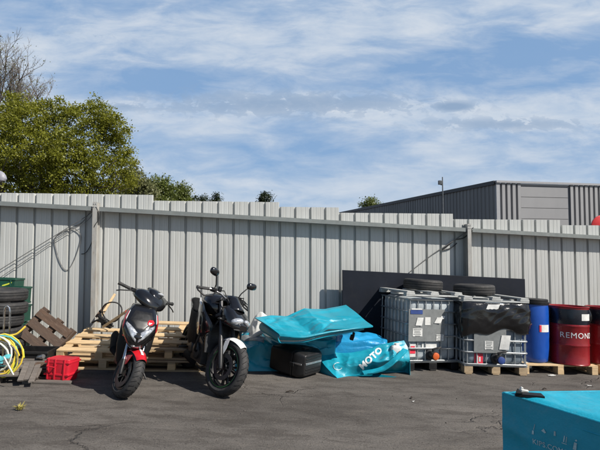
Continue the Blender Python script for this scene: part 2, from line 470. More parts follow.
cam = bpy.data.cameras.new('camera'); cam.sensor_width = 36; cam.lens = F / 600 * 36; cam.clip_end = 6000
co = bpy.data.objects.new('camera', cam); COL.objects.link(co); co.location = CAM; co.rotation_euler = (PI / 2 + PITCH, 0, 0)
SC.camera = co
vs_ = SC.view_settings; vs_.view_transform = 'Standard'; vs_.look = 'None'; vs_.gamma = 1; vs_.use_curve_mapping = False; vs_.exposure = 0.4

# ------------------------------------------------------------------ ground
def build_ground():
    xs = [-3000, -300, -40] + [-14 + .35 * i for i in range(81)] + [40, 300, 3000]
    ys = [-3000, -300, -30] + [-8 + .35 * i for i in range(51)] + [14, 40, 300, 4000]
    vs = []
    for y in ys:
        for x in xs:
            q = noise.noise(Vector((x * .9, y * .9, 3))) * .006 if abs(x) < 14 and -8 < y < 9 else 0
            vs.append((x, y, gz(x, y) + q - .002))
    nx = len(xs); fs = [(j * nx + i, j * nx + i + 1, (j + 1) * nx + i + 1, (j + 1) * nx + i) for j in range(len(ys) - 1) for i in range(nx - 1)]
    mb = MB(); mb.add(vs, fs)
    o = mb.build('yard_ground', ground_mat(), smooth=60); o['kind'] = 'structure'
build_ground()

# ------------------------------------------------------------------ fence: 0.25 m corrugation fitted to the photograph
FY0, FC, FB = 7.2, .00464, 17.66
def fence_pt(n):
    x = (17.3 + FB * n) / (1 + FC * n); Y = FY0 * (1 + FC * n)
    return Vector(((x - 300) / F * Y, Y, 0))
F0, F38 = fence_pt(0), fence_pt(38)
FD = (F38 - F0).normalized(); RIB = (F38 - F0).length / 38; FN = Vector((FD.y, -FD.x, 0))      # FN points to the camera
def FP(n, out=0, z=0):
    p = F0 + FD * (n * RIB) + FN * out; p.z = z; return p
def fz(px, py, n): return P(px, py, FP(n).y).z

def build_fence():
    root = thing('corrugated_fence', 'long pale grey corrugated metal fence with stepped top behind the whole yard', 'fence')
    tops = [(-20, 8, fz(75, 194.0, 3)), (8, 16, fz(215, 201.6, 12)), (16, 20, fz(310, 207.3, 18)), (20, 28, fz(395, 213.4, 24)), (28, 36, fz(505, 219.7, 32)), (36, 56, fz(585, 225.4, 38))]
    for a, b, zt in tops:
        mb = MB(); prof = []
        for n in range(a, b):
            for t, d in ((0.0, .0), (.020, 0.0), (.030, .040), (.090, .040), (.096, .0375), (.102, .0375), (.108, .040), (.160, .040), (.166, .0375), (.172, .0375), (.178, .040), (.236, .040), (.246, 0.0)):
                prof.append((n + t / .25, d))
        prof.append((b, 0.0))
        jit = rnd.uniform(-.002, .002)
        cols = []
        for n, d in prof:
            pts = []
            zb = gz(*FP(n)[:2]) - .1
            for q in range(7):
                z = zb + (zt - zb) * q / 6
                wob = noise.noise(Vector((n * .35, z * 1.2, 1))) * .006
                pts.append(FP(n, d + jit + wob, z))
            cols.append(pts)
        vs = [p for c in cols for p in c]; fs = []
        for i in range(len(cols) - 1):
            for q in range(6):
                fs.append((i * 7 + q, (i + 1) * 7 + q, (i + 1) * 7 + q + 1, i * 7 + q + 1))
        mb.add(vs, fs)
        o = mb.build('cladding_sheet', M['sheet'], root, smooth=0, rec=False)
        s = o.modifiers.new('thick', 'SOLIDIFY'); s.thickness = .004; s.offset = -1
    # rail
    zl, zr = fz(0, 201.8, -1), fz(600, 236.0, 39.1)
    def rz(n): return zl + (zr - zl) * (n + 1) / 40.1
    segs = [(-20, 4.50), (4.95, 28.58), (29.0, 56)]
    for a, b in segs:
        mb = MB()
        p, q = FP(a, .118, rz(a) - .033), FP(b, .118, rz(b) - .033)
        mb.bar(p, q, .14, .058)
        mb.bar(FP(a, .191, rz(a) - .037), FP(b, .191, rz(b) - .037), .006, .068)
        mb.build('rail', M['rail'], root, smooth=0)
    for n, px in ((4.72, 99), (28.78, 468)):
        mb = MB()
        zt = rz(n) + .07; zb = gz(*FP(n)[:2]) - .1
        # I-section column
        for (o1, dd, ww) in ((.052, .008, .068), (.131, .150, .008), (.210, .008, .068)):
            c = FP(n, o1, (zt + zb) / 2)
            ang = math.atan2(FD.y, FD.x)
            Mx = T(*c) @ Matrix.Rotation(ang, 4, 'Z')
            mb.box((0, 0, 0), (ww, dd, zt - zb), Mx)
        mb.build('post', M['post'], root, smooth=0)
        for k_ in range(4):
            mb = MB(); mb.ell(FP(n + (.06, -.06)[k_ % 2], .216, zt - .03 - .05 * (k_ // 2)), (.008, .008, .008), 6); mb.build('bolt', M['galv'], root)
    return rz
rz = build_fence()

def wire(name, label, pts, r, m, cat='cable', group=None):
    mb = MB()
    # smooth catmull
    p = [Vector(q) for q in pts]; out = []
    for i in range(len(p) - 1):
        a, b, c, d = p[max(i - 1, 0)], p[i], p[i + 1], p[min(i + 2, len(p) - 1)]
        for s in range(6):
            t = s / 6
            out.append(.5 * (2 * b + (c - a) * t + (2 * a - 5 * b + 4 * c - d) * t * t + (3 * b - a - 3 * c + d) * t ** 3))
    out.append(p[-1])
    mb.tube(out, r, 6)
    return tag(mb.build(name, m), label, cat, group)

def FW(px, py, out):       # a point on the fence plane seen at px, py, then moved out from it
    n = (px - 17.3) / (FB - FC * px)
    return FP(n, out, fz(px, py, n))
wire('cable', 'thin dark cable slanting down the fence to the left from the left post', [FW(99, 206, .21), FW(92, 214, .12), FW(70, 228, .10), FW(0, 272, .09), FW(-60, 312, .09)], .006, M['greycable'])
wire('cable', 'lower thin dark cable running beside the first slanting fence cable', [FW(100, 209, .21), FW(88, 222, .10), FW(66, 235, .08), FW(0, 280, .08), FW(-60, 322, .08)], .005, M['greycable'])
wire('cable', 'grey tube for a cable loop and its shadow, shaped like a heart on the fence left of the post', [FW(96, 209, .21), FW(84, 222, .07), FW(72, 228, .055), FW(57, 237, .055), FW(58, 250, .055), FW(63, 264, .055), FW(69, 270, .055), FW(75, 262, .055), FW(80, 248, .055), FW(82, 236, .055), FW(76, 229, .06), FW(67, 230, .055)], .0055, M['greycable'])  # one grey tube models the loop together with its cast shadow
wire('cable', 'short tangled black cable tail dangling at the left post top', [FW(100, 208, .215), FW(103, 218, .21), FW(98, 228, .21), FW(94, 242, .1), FW(88, 252, .06), FW(83, 254, .055)], .006, M['cable'])
wire('cable', 'thin grey cable slanting down from the right post towards the black board', [FW(468, 228, .20), FW(458, 236, .1), FW(448, 243, .08), FW(430, 255, .06), FW(408, 272, .055)], .008, M['greycable'])
wire('cable', 'dark cable knotted below the rail at the right post', [FW(467, 231, .2), FW(461, 238, .09), FW(453, 240, .07), FW(446, 246, .06), FW(441, 250, .055), FW(449, 248, .06), FW(455, 243, .07)], .009, M['cable'])

# ------------------------------------------------------------------ warehouse behind
def build_warehouse():
    Yc = 35.0
    c = P(495, 181.5, Yc); zt = c.z; zb = -.6
    d1 = Vector((-.272, 1, 0)).normalized()    # flank direction (away)
    d2 = Vector((1, .20, 0)).normalized()
    n1 = Vector((-d1.y, d1.x, 0)); n2 = Vector((d2.y, -d2.x, 0))
    c0 = Vector((c.x, c.y, 0))
    root = thing('warehouse', 'large grey warehouse with ribbed cladding and dark sloping roof edge beyond the fence', 'warehouse', T(c.x, c.y, 0))
    def L(v): return Vector(v) - c0
    L1, L2 = 70, 40
    def wallstrip(name, d, n, a, b, m, prof, z0=zb, z1=zt - .12):
        mb = MB(); step = prof[-1][0]; cols = []
        t = a
        while t < b - 1e-6:
            for (s, o) in prof[:-1]:
                if t + s < b: cols.append((t + s, o))
            t += step
        cols.append((b, prof[-1][1]))
        vs = []
        for (t, o) in cols:
            p = c0 + d * t + n * o
            vs += [L((p.x, p.y, z0)), L((p.x, p.y, z1))]
        fs = [(2 * i, 2 * i + 2, 2 * i + 3, 2 * i + 1) for i in range(len(cols) - 1)]
        mb.add(vs, fs); return mb.build(name, m, root, smooth=0, rec=False)
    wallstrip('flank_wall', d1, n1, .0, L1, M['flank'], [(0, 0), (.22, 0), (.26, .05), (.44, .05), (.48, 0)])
    # pixel columns on the facade
    def tf(px):
        dx = (px - 300) / F
        # c0 + d2 t : x = dx*y
        return (dx * c0.y - c0.x) / (d2.x - dx * d2.y)
    t1, t2, t3 = tf(499.5), tf(521), tf(568)
    deep = [(0, .0), (.20, .0), (.20, .16), (.46, .16), (.46, 0.0)]
    wallstrip('ribbed_panel', d2, n2, t1, t2, M['facade_rib'], deep)
    wallstrip('ribbed_panel', d2, n2, t3, L2, M['facade_rib'], deep)
    mb = MB(); z = zb
    while z < zt - .12:
        z1 = min(z + .86, zt - .12)
        pts = []
        for t, o in ((t2, .10), (t3, .10)):
            p = c0 + d2 * t + n2 * o
            pts += [L((p.x, p.y, z + .02)), L((p.x, p.y, z1 - .02))]
        q = []
        for t in (t2, t3):
            p = c0 + d2 * t + n2 * .02
            q += [L((p.x, p.y, z)), L((p.x, p.y, z1))]
        mb.add(pts + q, [(0, 2, 3, 1), (4, 6, 2, 0), (1, 3, 7, 5)])
        z += .86
    mb.build('flat_panel', M['facade'], root, smooth=0, rec=False)
    mb = MB()
    p = c0 + d2 * t1 * .5 + n2 * .06; q = p.copy(); p.z = zb; q.z = zt - .1
    mb.bar(L(p), L(q), t1, .2, up=d2.cross(Vector((0, 0, 1))))
    mb.build('corner_trim', M['trim'], root, smooth=0)
    mb = MB()
    a, b = c0 + n1 * .06 - d1 * .05, c0 + d1 * L1 + n1 * .06
    a.z = b.z = zt - .09; mb.bar(L(a), L(b), .2, .30)
    mb.build('dark_fascia', M['edge_dark'], root, smooth=0)
    mb = MB()
    a, b = c0 + n2 * .16 - d2 * .05, c0 + d2 * L2 + n2 * .16
    a.z = b.z = zt - .03; mb.bar(L(a), L(b), .24, .16)
    mb.build('facade_coping', M['trim'], root, smooth=0)
    mb = MB()
    pts = [c0, c0 + d2 * L2, c0 + d2 * L2 + d1 * L1, c0 + d1 * L1]
    vs = [L((p.x, p.y, zt - .14)) for p in pts]; mb.add(vs, [(0, 1, 2, 3)])
    mb.build('roof', M['roofm'], root, smooth=0, rec=False)
build_warehouse()

def build_mast():
    b = P(443, 214, 24); zg = gz(b.x, b.y); tp = P(443, 177, 24)
    h = tp.z - zg
    root = thing('mast', 'slender dark mast with a small sensor box at its top in front of the warehouse', 'mast', T(b.x, b.y, zg))
    mb = MB(); mb.tube([(0, 0, 0), (0, 0, h * .6), (0, 0, h)], [.05, .04, .028], 8); mb.build('pole', M['mast'], root)
    mb = MB(); mb.box((-.13, 0, h - .30), (.20, .14, .22)); mb.box((-.06, 0, h - .42), (.1, .05, .05)); mb.build('sensor_box', M['mast'], root, bevel=.02)
    mb = MB(); mb.box((-.5, 0, 2.6), (.35, .2, .3)); mb.box((-.3, 0, 2.55), (.5, .05, .05)); mb.box((-.95, 0, 2.62), (.25, .2, .22)); mb.box((-.75, 0, 2.5), (.8, .05, .05)); mb.build('bracket_box', M['mast'], root, bevel=.02)
build_mast()

def build_red_sign():
    c = P(603, 227, 9.4)
    zg = gz(c.x, c.y)
    root = thing('round_sign', 'red round sign with a dark rim rising behind the right end of the fence', 'sign', T(c.x, c.y, zg))
    h = c.z - zg
    Mx = T(0, 0, h) @ Matrix.Rotation(R(90), 4, 'X')
    mb = MB(); mb.lathe([(0, .02), (.235, .02), (.25, .012), (.25, -.012), (.235, -.02), (0, -.02)], 40, Mx); mb.build('disc', M['red_sign'], root)
    mb = MB(); mb.lathe([(0, .026), (.07, .026), (.07, .018), (0, .018)], 20, T(.0, 0, h) @ Matrix.Rotation(R(90), 4, 'X')); mb.build('emblem', M['yellow_sign'], root)
    mb = MB(); mb.tube([(0, .04, 0), (0, .04, h + .2)], .03, 10); mb.build('pole', M['mast'], root)
build_red_sign()

def build_lamp():
    c = P(0, 176, 13); zg = gz(c.x, c.y); x0 = -.35
    root = thing('street_lamp', 'pale domed street lamp head poking in front of the big leafy tree', 'street lamp', T(c.x, c.y, zg))
    h = c.z - zg
    mb = MB(); mb.tube([(x0, 0, 0), (x0, 0, h - .3), (x0 + .05, 0, h - .12), (x0 + .2, 0, h - .1)], [.06, .05, .04, .035], 10); mb.build('pole', M['mast'], root)
    mb = MB(); rings = []
    for (z, r) in ((-.14, .16), (-.08, .19), (0, .17), (.08, .12), (.13, .06), (.15, .015)):
        rings.append([(r * math.cos(2 * PI * k / 20), r * .7 * math.sin(2 * PI * k / 20), h + z) for k in range(20)])
    mb.loft(rings); mb.build('lamp_head', M['lampm'], root)
build_lamp()

# ------------------------------------------------------------------ trees
def leaf_mesh(name, centres, m, parent, size, seed):
    rs = np.random.RandomState(seed)
    n = len(centres); c = np.asarray(centres)
    a = rs.normal(size=(n, 3)); a /= np.linalg.norm(a, axis=1)[:, None]
    b = np.cross(a, rs.normal(size=(n, 3))); b /= np.linalg.norm(b, axis=1)[:, None]
    s = size * rs.uniform(.55, 1.25, (n, 1)); w = s * rs.uniform(.45, .75, (n, 1))
    V = np.stack([c - a * s, c + b * w, c + a * s, c - b * w], 1).reshape(-1, 3)
    me = bpy.data.meshes.new(name); me.vertices.add(4 * n); me.vertices.foreach_set('co', V.ravel())
    me.loops.add(4 * n); me.loops.foreach_set('vertex_index', np.arange(4 * n)); me.polygons.add(n)
    me.polygons.foreach_set('loop_start', np.arange(0, 4 * n, 4)); me.update(calc_edges=True)
    me.materials.append(m)
    o = bpy.data.objects.new(name, me); COL.objects.link(o); o.parent = parent
    return o

def branch(mb, p, d, L, r, depth, rg, tips, spread=.6, up=.12, seg=6, kids=(2, 4), shrink=.72):
    pts = [p.copy()]; rs = [r]; q = p.copy(); dd = d.normalized()
    n = 4 if depth > 1 else 3
    for i in range(n):
        dd = (dd + Vector((rg.uniform(-1, 1), rg.uniform(-1, 1), rg.uniform(-.6, 1))) * .16 + Vector((0, 0, up * .3))).normalized()
        q = q + dd * (L / n); pts.append(q.copy()); rs.append(r * (1 - .45 * (i + 1) / n))
    mb.tube(pts, rs, seg if r > .02 else 3)
    tips.append((q.copy(), depth)); 
    if depth == 0: return
    k = rg.randint(*kids)
    for j in range(k):
        t = rg.uniform(.35, 1.0) if j else 1.0
        i = min(int(t * n), n - 1); base = pts[i].lerp(pts[i + 1], t * n - i) if t < 1 else pts[-1]
        nd = (dd + Vector((rg.uniform(-1, 1), rg.uniform(-1, 1), rg.uniform(-.5, .8))) * spread + Vector((0, 0, up))).normalized()
        branch(mb, base, nd, L * shrink * rg.uniform(.8, 1.15), max(r * .58, .006), depth - 1, rg, tips, spread, up, seg, kids, shrink)

def clumped(blobs, n_clump, per, cs, seed, shell=.55):
    """leaf centres: clumps spread through the outer part of each blob"""
    rs = np.random.RandomState(seed); out = []
    vol = np.array([b[3] * b[3] for b in blobs], float); vol /= vol.sum()
    for bi, bl in enumerate(blobs):
        nc = max(3, int(n_clump * vol[bi])); c = np.array(bl[:3]); rad = bl[3]; sy = bl[4] if len(bl) > 4 else 1.0
        for _ in range(nc):
            v = rs.normal(size=3); v /= np.linalg.norm(v); r = rad * (shell + (1 - shell) * rs.rand() ** .6) * rs.uniform(.85, 1.18)
            pc = c + v * r * np.array([1, 1, sy])
            k = int(per * rs.uniform(.3, 1.5)); s = cs * rs.uniform(.5, 1.4)
            out.append(pc + rs.normal(size=(k, 3)) * s * np.array([1, 1, .7]))
    return np.concatenate(out)

def build_big_tree():
    Y = 24.0; s = F / Y
    b = P(38, 200, Y); zg = gz(b.x, b.y)
    root = thing('leafy_tree', 'big broad olive green tree in young leaf behind the left of the fence', 'tree', T(b.x, b.y, zg))
    o = Vector((b.x, b.y, zg)); rg = random.Random(5)
    mb = MB(); tips = []
    mb.tube([(0, 0, -.2), (.05, 0, 1.2), (-.05, .1, 2.4)], [.42, .34, .30], 10)
    for (dx, dz, L, st) in ((1.0, .35, 4.2, 2.0), (-.9, .5, 4.2, 2.1), (.5, 1.2, 3.8, 2.3), (-.3, 1.4, 3.8, 2.4), (.1, .9, 3.6, 2.3), (1.3, .75, 3.2, 2.2), (-1.3, .2, 3.6, 1.9)):
        branch(mb, Vector((0, .05, st)), Vector((dx, rg.uniform(-.7, .5), dz)), L * .62, .13, 3, rg, tips, .8, .05, 6, (2, 4), .66)
    mb.build('trunk', M['bark'], root, smooth=60)
    blobs = []
    for (px, py, r, dy) in ((6, 128, 20, 0), (30, 124, 18, -.6), (52, 130, 18, .3), (76, 124, 16, -.3), (97, 128, 15, 0), (108, 146, 14, .3), (118, 166, 11, 0), (122, 183, 10, .2), (60, 152, 22, -1.0), (30, 154, 24, -.8), (84, 152, 19, -.6), (8, 160, 24, -.4), (98, 172, 18, -.5), (72, 178, 22, -.8), (40, 182, 24, -.6), (12, 190, 24, -.4), (-30, 150, 40, .4), (99, 112, 9, .2), (106, 119, 11, 0), (117, 128, 8, 0), (122, 140, 8, .2), (128, 160, 7, .1), (129, 183, 7, 0), (48, 112, 11, .2), (22, 109, 11, 0), (5, 112, 13, .4), (123, 152, 6, 0), (116, 137, 7, .1), (78, 110, 7, 0), (64, 112, 8, 0), (35, 105, 6, .2), (100, 196, 20, 0), (60, 200, 24, -.3), (128, 172, 5, 0), (112, 120, 5, .1), (88, 108, 5, 0), (50, 103, 5, 0), (14, 101, 6, .3)):
        p = P(px, py, Y + dy * 1.6) - o
        blobs.append((p.x, p.y, p.z, r / s))
    for (px, py) in ((92, 103), (104, 105), (112, 112), (120, 124), (127, 136), (131, 150), (133, 164), (134, 178), (70, 106), (60, 101), (42, 102), (26, 98), (10, 94), (97, 100), (125, 130), (116, 117)):
        p = P(px, py, Y + rg.uniform(-1, 1)) - o; blobs.append((p.x, p.y, p.z, rg.uniform(2.0, 4.0) / s))
    # limbs that show dark between the leaf masses
    for pl in (((38, 196), (30, 182), (48, 176), (76, 167), (92, 158)), ((36, 194), (22, 178), (6, 170), (-12, 160)), ((42, 192), (56, 170), (60, 150), (72, 132)), ((40, 190), (40, 165), (30, 145), (34, 122)), ((60, 172), (84, 178), (104, 172), (116, 160)), ((48, 176), (62, 184), (86, 190), (108, 186)), ((22, 178), (14, 150), (16, 128))):
        mb2 = MB(); pp = [P(x, y, Y - 1.3 + .12 * i) - o for i, (x, y) in enumerate(pl)]
        qq = []
        for a, b in zip(pp, pp[1:]):
            for t in (0, .33, .66): qq.append(a.lerp(b, t) + Vector((rg.uniform(-.07, .07), rg.uniform(-.1, .1), rg.uniform(-.07, .07))))
        qq.append(pp[-1]); n_ = len(qq)
        mb2.tube(qq, [.085 - .07 * i / n_ for i in range(n_)], 6); mb2.build('limb', M['bark'], root, smooth=60)
    pts = clumped(blobs, 2300, 46, .16, 3, .35)
    extra = np.array([tuple(t[0]) for t in tips if t[1] == 0])
    rs = np.random.RandomState(9)
    e = np.repeat(extra, 14, 0) + rs.normal(size=(len(extra) * 14, 3)) * .25
    keep = e
    leaf_mesh('crown', np.concatenate([pts, keep]), M['leaf_olive'], root, .060, 11)
build_big_tree()

def build_bare_tree():
    Y = 30.0; b = P(-6, 200, Y); zg = gz(b.x, b.y); rg = random.Random(21)
    root = thing('bare_tree', 'tall nearly bare tree with thin budding branches at the left edge', 'tree', T(b.x, b.y, zg))
    mb = MB(); tips = []
    mb.tube([(0, 0, -.2), (0, 0, 3), (.1, 0, 8.2)], [.35, .28, .20], 8)
    for (dx, dz, L, st) in ((.6, 1.0, 2.9, 8.0), (.15, 1.4, 3.3, 8.1), (-.5, 1.1, 2.9, 8.0), (.9, .6, 2.6, 7.6), (-.9, .7, 2.8, 7.6), (.4, 1.2, 3.1, 7.7), (.75, .85, 2.8, 7.4), (-.2, 1.3, 3.1, 7.6)):
        branch(mb, Vector((.06, 0, st)), Vector((dx, rg.uniform(-.5, .5), dz)), L, .085, 5, rg, tips, .80, .07, 5, (3, 4), .60)
    mb.build('trunk', M['bark_pale'], root, smooth=60)
    e = np.array([tuple(t[0]) for t in tips if t[1] == 1]); rs = np.random.RandomState(4)
    pts = np.repeat(e, 5, 0) + rs.normal(size=(len(e) * 5, 3)) * .16
    pts = pts[rs.rand(len(pts)) < .35]
    leaf_mesh('crown', pts, M['leaf_bud'], root, .05, 5)
build_bare_tree()

def small_tree(name, label, px, Y, blobs_px, m, nclump, per, cs, leaf, seed, group=None, conifer=False):
    b = P(px, 210, Y); zg = gz(b.x, b.y); o = Vector((b.x, b.y, zg)); s = F / Y
    root = thing(name, label, 'tree', T(*o), group)
    rg = random.Random(seed); mb = MB(); tips = []
    top = max(CAMZ + 1, P(px, blobs_px[0][1], Y).z) - zg
    mb.tube([(0, 0, -.2), (rg.uniform(-.1, .1), 0, top * .5), (rg.uniform(-.1, .1), 0, top * .85)], [.20, .14, .05], 8)
    if not conifer:
        for _ in range(5): branch(mb, Vector((0, 0, top * rg.uniform(.4, .65))), Vector((rg.uniform(-1, 1), rg.uniform(-1, 1), .6)), top * .15, .05, 2, rg, tips, .7, .1, 5)
    mb.build('trunk', M['bark'], root, smooth=60)
    bl = []
    xm = sum(q[0] for q in blobs_px) / len(blobs_px); ym = max(q[1] for q in blobs_px); rm = max(q[2] for q in blobs_px)
    wd = max(abs(q[0] - xm) + q[2] for q in blobs_px)
    for (x, y, r) in list(blobs_px) + [(xm - wd * .3, ym + rm * .9, rm * 1.15), (xm + wd * .3, ym + rm * 1.1, rm * 1.15), (xm, ym + rm * 2.0, rm * 1.1)]:
        p = P(x, y, Y + rg.uniform(-.8, .8)) - o; bl.append((p.x, p.y, p.z, r / s))
    leaf_mesh('crown', clumped(bl, int(nclump * 1.9), per, cs, seed, .35), m, root, leaf, seed)
small_tree('leafy_tree', 'pale grey green small tree just right of the big olive tree', 134, 38, [(131, 175, 9), (139, 181, 9), (144, 187, 9), (128, 188, 12), (150, 191, 7)], M['leaf_bud'], 200, 34, .26, .10, 31)
small_tree('leafy_tree', 'mid green rounded tree between the pale small tree and the dark pointed one', 160, 44, [(157, 184, 7), (164, 186, 8), (152, 187, 7), (171, 191, 6), (160, 195, 11)], M['leaf_green'], 200, 34, .28, .11, 32)
small_tree('leafy_tree', 'small dark green pointed tree right of the rounded tree above the fence', 182, 46, [(182, 185.5, 3.5), (179, 190, 5), (185, 191, 5), (182, 197, 8)], M['leaf_green'], 160, 30, .25, .10, 33)
small_tree('conifer', 'tiny dark conifer tip showing over the fence beside a low bush', 216, 60, [(216, 193.5, 2.0), (216, 197, 3.5), (216, 203, 5), (205, 199, 4), (196, 200, 4)], M['leaf_dark'], 130, 26, .28, .10, 34, None, True)
small_tree('conifer', 'rounded dark brown green tree top standing alone over the middle of the fence', 264.5, 55, [(264.5, 195.5, 3.2), (261.5, 199, 3.5), (268, 199, 3.5), (264.5, 205, 6)], M['leaf_dark'], 150, 30, .26, .10, 35, None, True)
small_tree('leafy_tree', 'round green tree crown peeping over the low end of the warehouse roof', 371, 84, [(371, 201, 4.5), (366, 205, 5), (377, 205, 4.5), (371, 210, 7)], M['leaf_green'], 150, 30, .42, .16, 36)

# ------------------------------------------------------------------ pallets
def pallet(name, label, Mx, w=1.2, d=.8, m='wood_new', group=None, m2=None, boards=5, seed=0, bf=.72, skid=False):
    """w along x, d along y, 0.144 high, origin at the base centre"""
    rg = random.Random(seed)
    root = thing(name, label, 'pallet', Mx, group)
    m = M[m]; m2 = m2 or m
    bw = d / boards * bf
    for i in range(boards):
        mb = MB(); y = -d / 2 + bw / 2 + (d - bw) * i / (boards - 1)
        mb.box((rg.uniform(-.006, .006), y, .133), (w, bw, .022), rot=(0, 0, rg.uniform(-.008, .008)))
        mb.build('deck_board', m, root, smooth=0, bevel=.002, seg=1)
    for i in range(3):
        mb = MB(); x = (-w / 2 + .05) + (w - .1) * i / 2
        mb.box((x, 0, .111), (.10, d, .022)); mb.build('stringer_board', m, root, smooth=0, bevel=.002, seg=1)
        for j in range(3):
            mb = MB(); y = (-d / 2 + .06) + (d - .12) * j / 2
            mb.box((x, y, .061), (.10, .118, .078)); mb.build('block', m2, root, smooth=0, bevel=.002, seg=1)
        
    for j in range(3):
        mb = MB(); y = (-d / 2 + .06) + (d - .12) * j / 2
        if skid: mb.box(((-w / 2 + .05) + (w - .1) * j / 2, 0, .011), (.1, d, .022))
        else: mb.box((0, y, .011), (w, .1, .022))
        mb.build('base_board', m, root, smooth=0, bevel=.002, seg=1)
    return root

def gpd(px, py, dy):
    p = G(px, py); Y = p.y + dy
    return p.x / p.y * Y, Y

def gpt(px, py):
    p = G(px, py); return p.x, p.y

# pale pallets pile
def pile():
    ya = R(6)
    xa, y_ = gpt(100, 370); 
    pallet('wooden_pallet', 'pale wooden pallet at the bottom of the left pile behind the red scooter', on_ground(xa - .02, y_ + .42, ya), 1.05, .85, 'wood_new', 'pale pallets against the fence', seed=1)
    pallet('wooden_pallet', 'pale wooden pallet tilted on top of the left pile under the black hoop', on_ground(xa - .06, y_ + .50, ya - R(3), .185) @ Matrix.Rotation(R(10), 4, 'X'), 1.10, .95, 'wood_new', 'pale pallets against the fence', seed=2, boards=4, bf=.52)
    xb, yb = gpt(168, 372)
    pallet('wooden_pallet', 'darker worn wooden pallet at the bottom of the right pile between the scooter and motorcycle', on_ground(xb - .02, yb + .40, ya + R(2)), .92, .8, 'wood_mid', 'pale pallets against the fence', M['wood_new'], seed=3)
    pallet('wooden_pallet', 'wooden pallet in the middle of the right pile between the scooter and motorcycle', on_ground(xb - .06, yb + .46, ya, .150), .95, .85, 'wood_mid', 'pale pallets against the fence', M['wood_new'], seed=4)
    pallet('wooden_pallet', 'pale wooden pallet leaning back on top of the right pile beside the motorcycle', on_ground(xb - .02, yb + .60, ya - R(2), .31) @ Matrix.Rotation(R(14), 4, 'X'), 1.0, .8, 'wood_new', 'pale pallets against the fence', seed=5, boards=4, bf=.5)
pile()

# loose battens and the hoop on the left pile
def batten(name, label, a, b, w=.035, t=.022, m='wood_new'):
    mb = MB(); mb.bar(a, b, w, t, up=(.2, -1, .2))
    return tag(mb.build(name, M[m], smooth=0, bevel=.002, seg=1), label, 'batten')
batten('batten', 'pale thin wooden batten standing upright against the fence beside the hoop', P(97.5, 322, 6.75), P(115, 294, 7.0))
batten('batten', 'pale thin wooden batten slanting through the black hoop towards the scooter', P(103, 327, 6.55), P(133, 307, 6.35))
batten('batten', 'short brown stick lying near the hoop bracket on the left pile', P(96, 317, 6.8), P(106, 304, 6.95), .03, .03, 'wood_old')
def hoop():
    c = P(112, 312, 6.75)
    root = thing('hoop', 'thin black hoop with a tangled black bracket standing on the pale pallets', 'hoop', T(*c))
    mb = MB(); Rr = .145
    mb.tube([(Rr * math.cos(t), .03 * math.sin(t * 2), Rr * math.sin(t)) for t in [2 * PI * k / 28 for k in range(28)]], .010, 8, True); mb.build('ring', M['black'], root)
    mb = MB()
    mb.tube([(-.20, 0, -.05), (-.14, -.02, -.12), (-.06, -.03, -.15), (.02, -.02, -.18)], .022, 8)
    mb.tube([(-.19, .02, .02), (-.16, 0, -.06), (-.13, -.02, -.18), (-.10, -.03, -.21)], .016, 8)
    mb.tube([(-.30, .02, -.16), (-.22, 0, -.12), (-.14, -.01, -.14), (-.05, -.02, -.19), (.03, 0, -.21)], .014, 8)
    mb.box((-.13, -.02, -.12), (.09, .07, .07), rot=(0, .5, 0)); mb.box((-.05, -.03, -.20), (.12, .06, .04), rot=(0, .3, 0))
    mb.build('bracket', M['black'], root, bevel=.004)
hoop()

def brown_pallet():
    c = P(44, 335, 6.3)
    Mx = T(*c) @ Matrix.Rotation(R(10), 4, 'Z') @ Matrix.Rotation(R(-22), 4, 'X') @ Matrix.Rotation(R(38), 4, 'Y')
    root = thing('broken_pallet', 'dark brown weathered pallet tipped askew against the fence beside the pale pile', 'pallet', Mx)
    for i, z in enumerate((.19, .03, -.13)):
        mb = MB(); mb.box((.02 * i, -.05, z), (.56, .022, .115), rot=(0, rnd.uniform(-.03, .03), 0)); mb.build('deck_board', M['wood_old'], root, smooth=0, bevel=.003, seg=1)
    for i, x in enumerate((-.24, .02, .26)):
        mb = MB(); mb.box((x, .012, .03), (.085, .10, .50)); mb.build('stringer', M['wood_old'], root, smooth=0, bevel=.003, seg=1)
    for i, z in enumerate((.20, -.14)):
        mb = MB(); mb.box((0, .075, z), (.56, .022, .1)); mb.build('base_board', M['wood_grey'], root, smooth=0, bevel=.003, seg=1)
brown_pallet()

def under_box():
    x, y = gpd(33, 374, .25)
    root = thing('dark_box', 'dark open box in the shade under the tipped brown pallet', 'box', on_ground(x, y, R(8)))
    mb = MB()
    mb.box((0, -.19, .13), (.46, .02, .26)); mb.box((0, .19, .13), (.46, .02, .26)); mb.box((-.22, 0, .13), (.02, .36, .26)); mb.box((.22, 0, .13), (.02, .36, .26)); mb.box((0, 0, .015), (.42, .36, .02))
    mb.build('shell', M['black'], root, bevel=.006)
    mb = MB(); mb.box((0, -.205, .245), (.48, .03, .03)); mb.build('rim', M['satin'], root, bevel=.004)
    a = P(41, 357, 5.75)
    r2 = thing('can', 'small crumpled silver can lying between the dark box and red crate', 'can', T(*a) @ Matrix.Rotation(R(75), 4, 'Y') @ Matrix.Rotation(.4, 4, 'X'))
    mb = MB(); mb.lathe([(0, -.055), (.026, -.055), (.031, -.045), (.027, -.01), (.031, .03), (.024, .052), (0, .053)], 16); mb.build('shell', M['alu'], r2)
    # grey concrete-ish block the can lies on
    x, y = gpd(38, 380, .06)
    r3 = thing('plank_stack', 'low grey weathered planks beside the red crate', 'planks', on_ground(x, y, R(4)))
    for k, (dx, dy, z) in enumerate(((0, .02, .016), (.02, .10, .05), (-.03, .06, .085), (0, .1, .118), (.03, .1, .15))):
        mb = MB(); mb.box((dx, dy, z), (.36 - .03 * k, .12, .028), rot=(0, 0, rnd.uniform(-.2, .2))); mb.build('plank', M['wood_grey' if k % 2 else 'wood_old'], r3, smooth=0, bevel=.003, seg=1)
under_box()

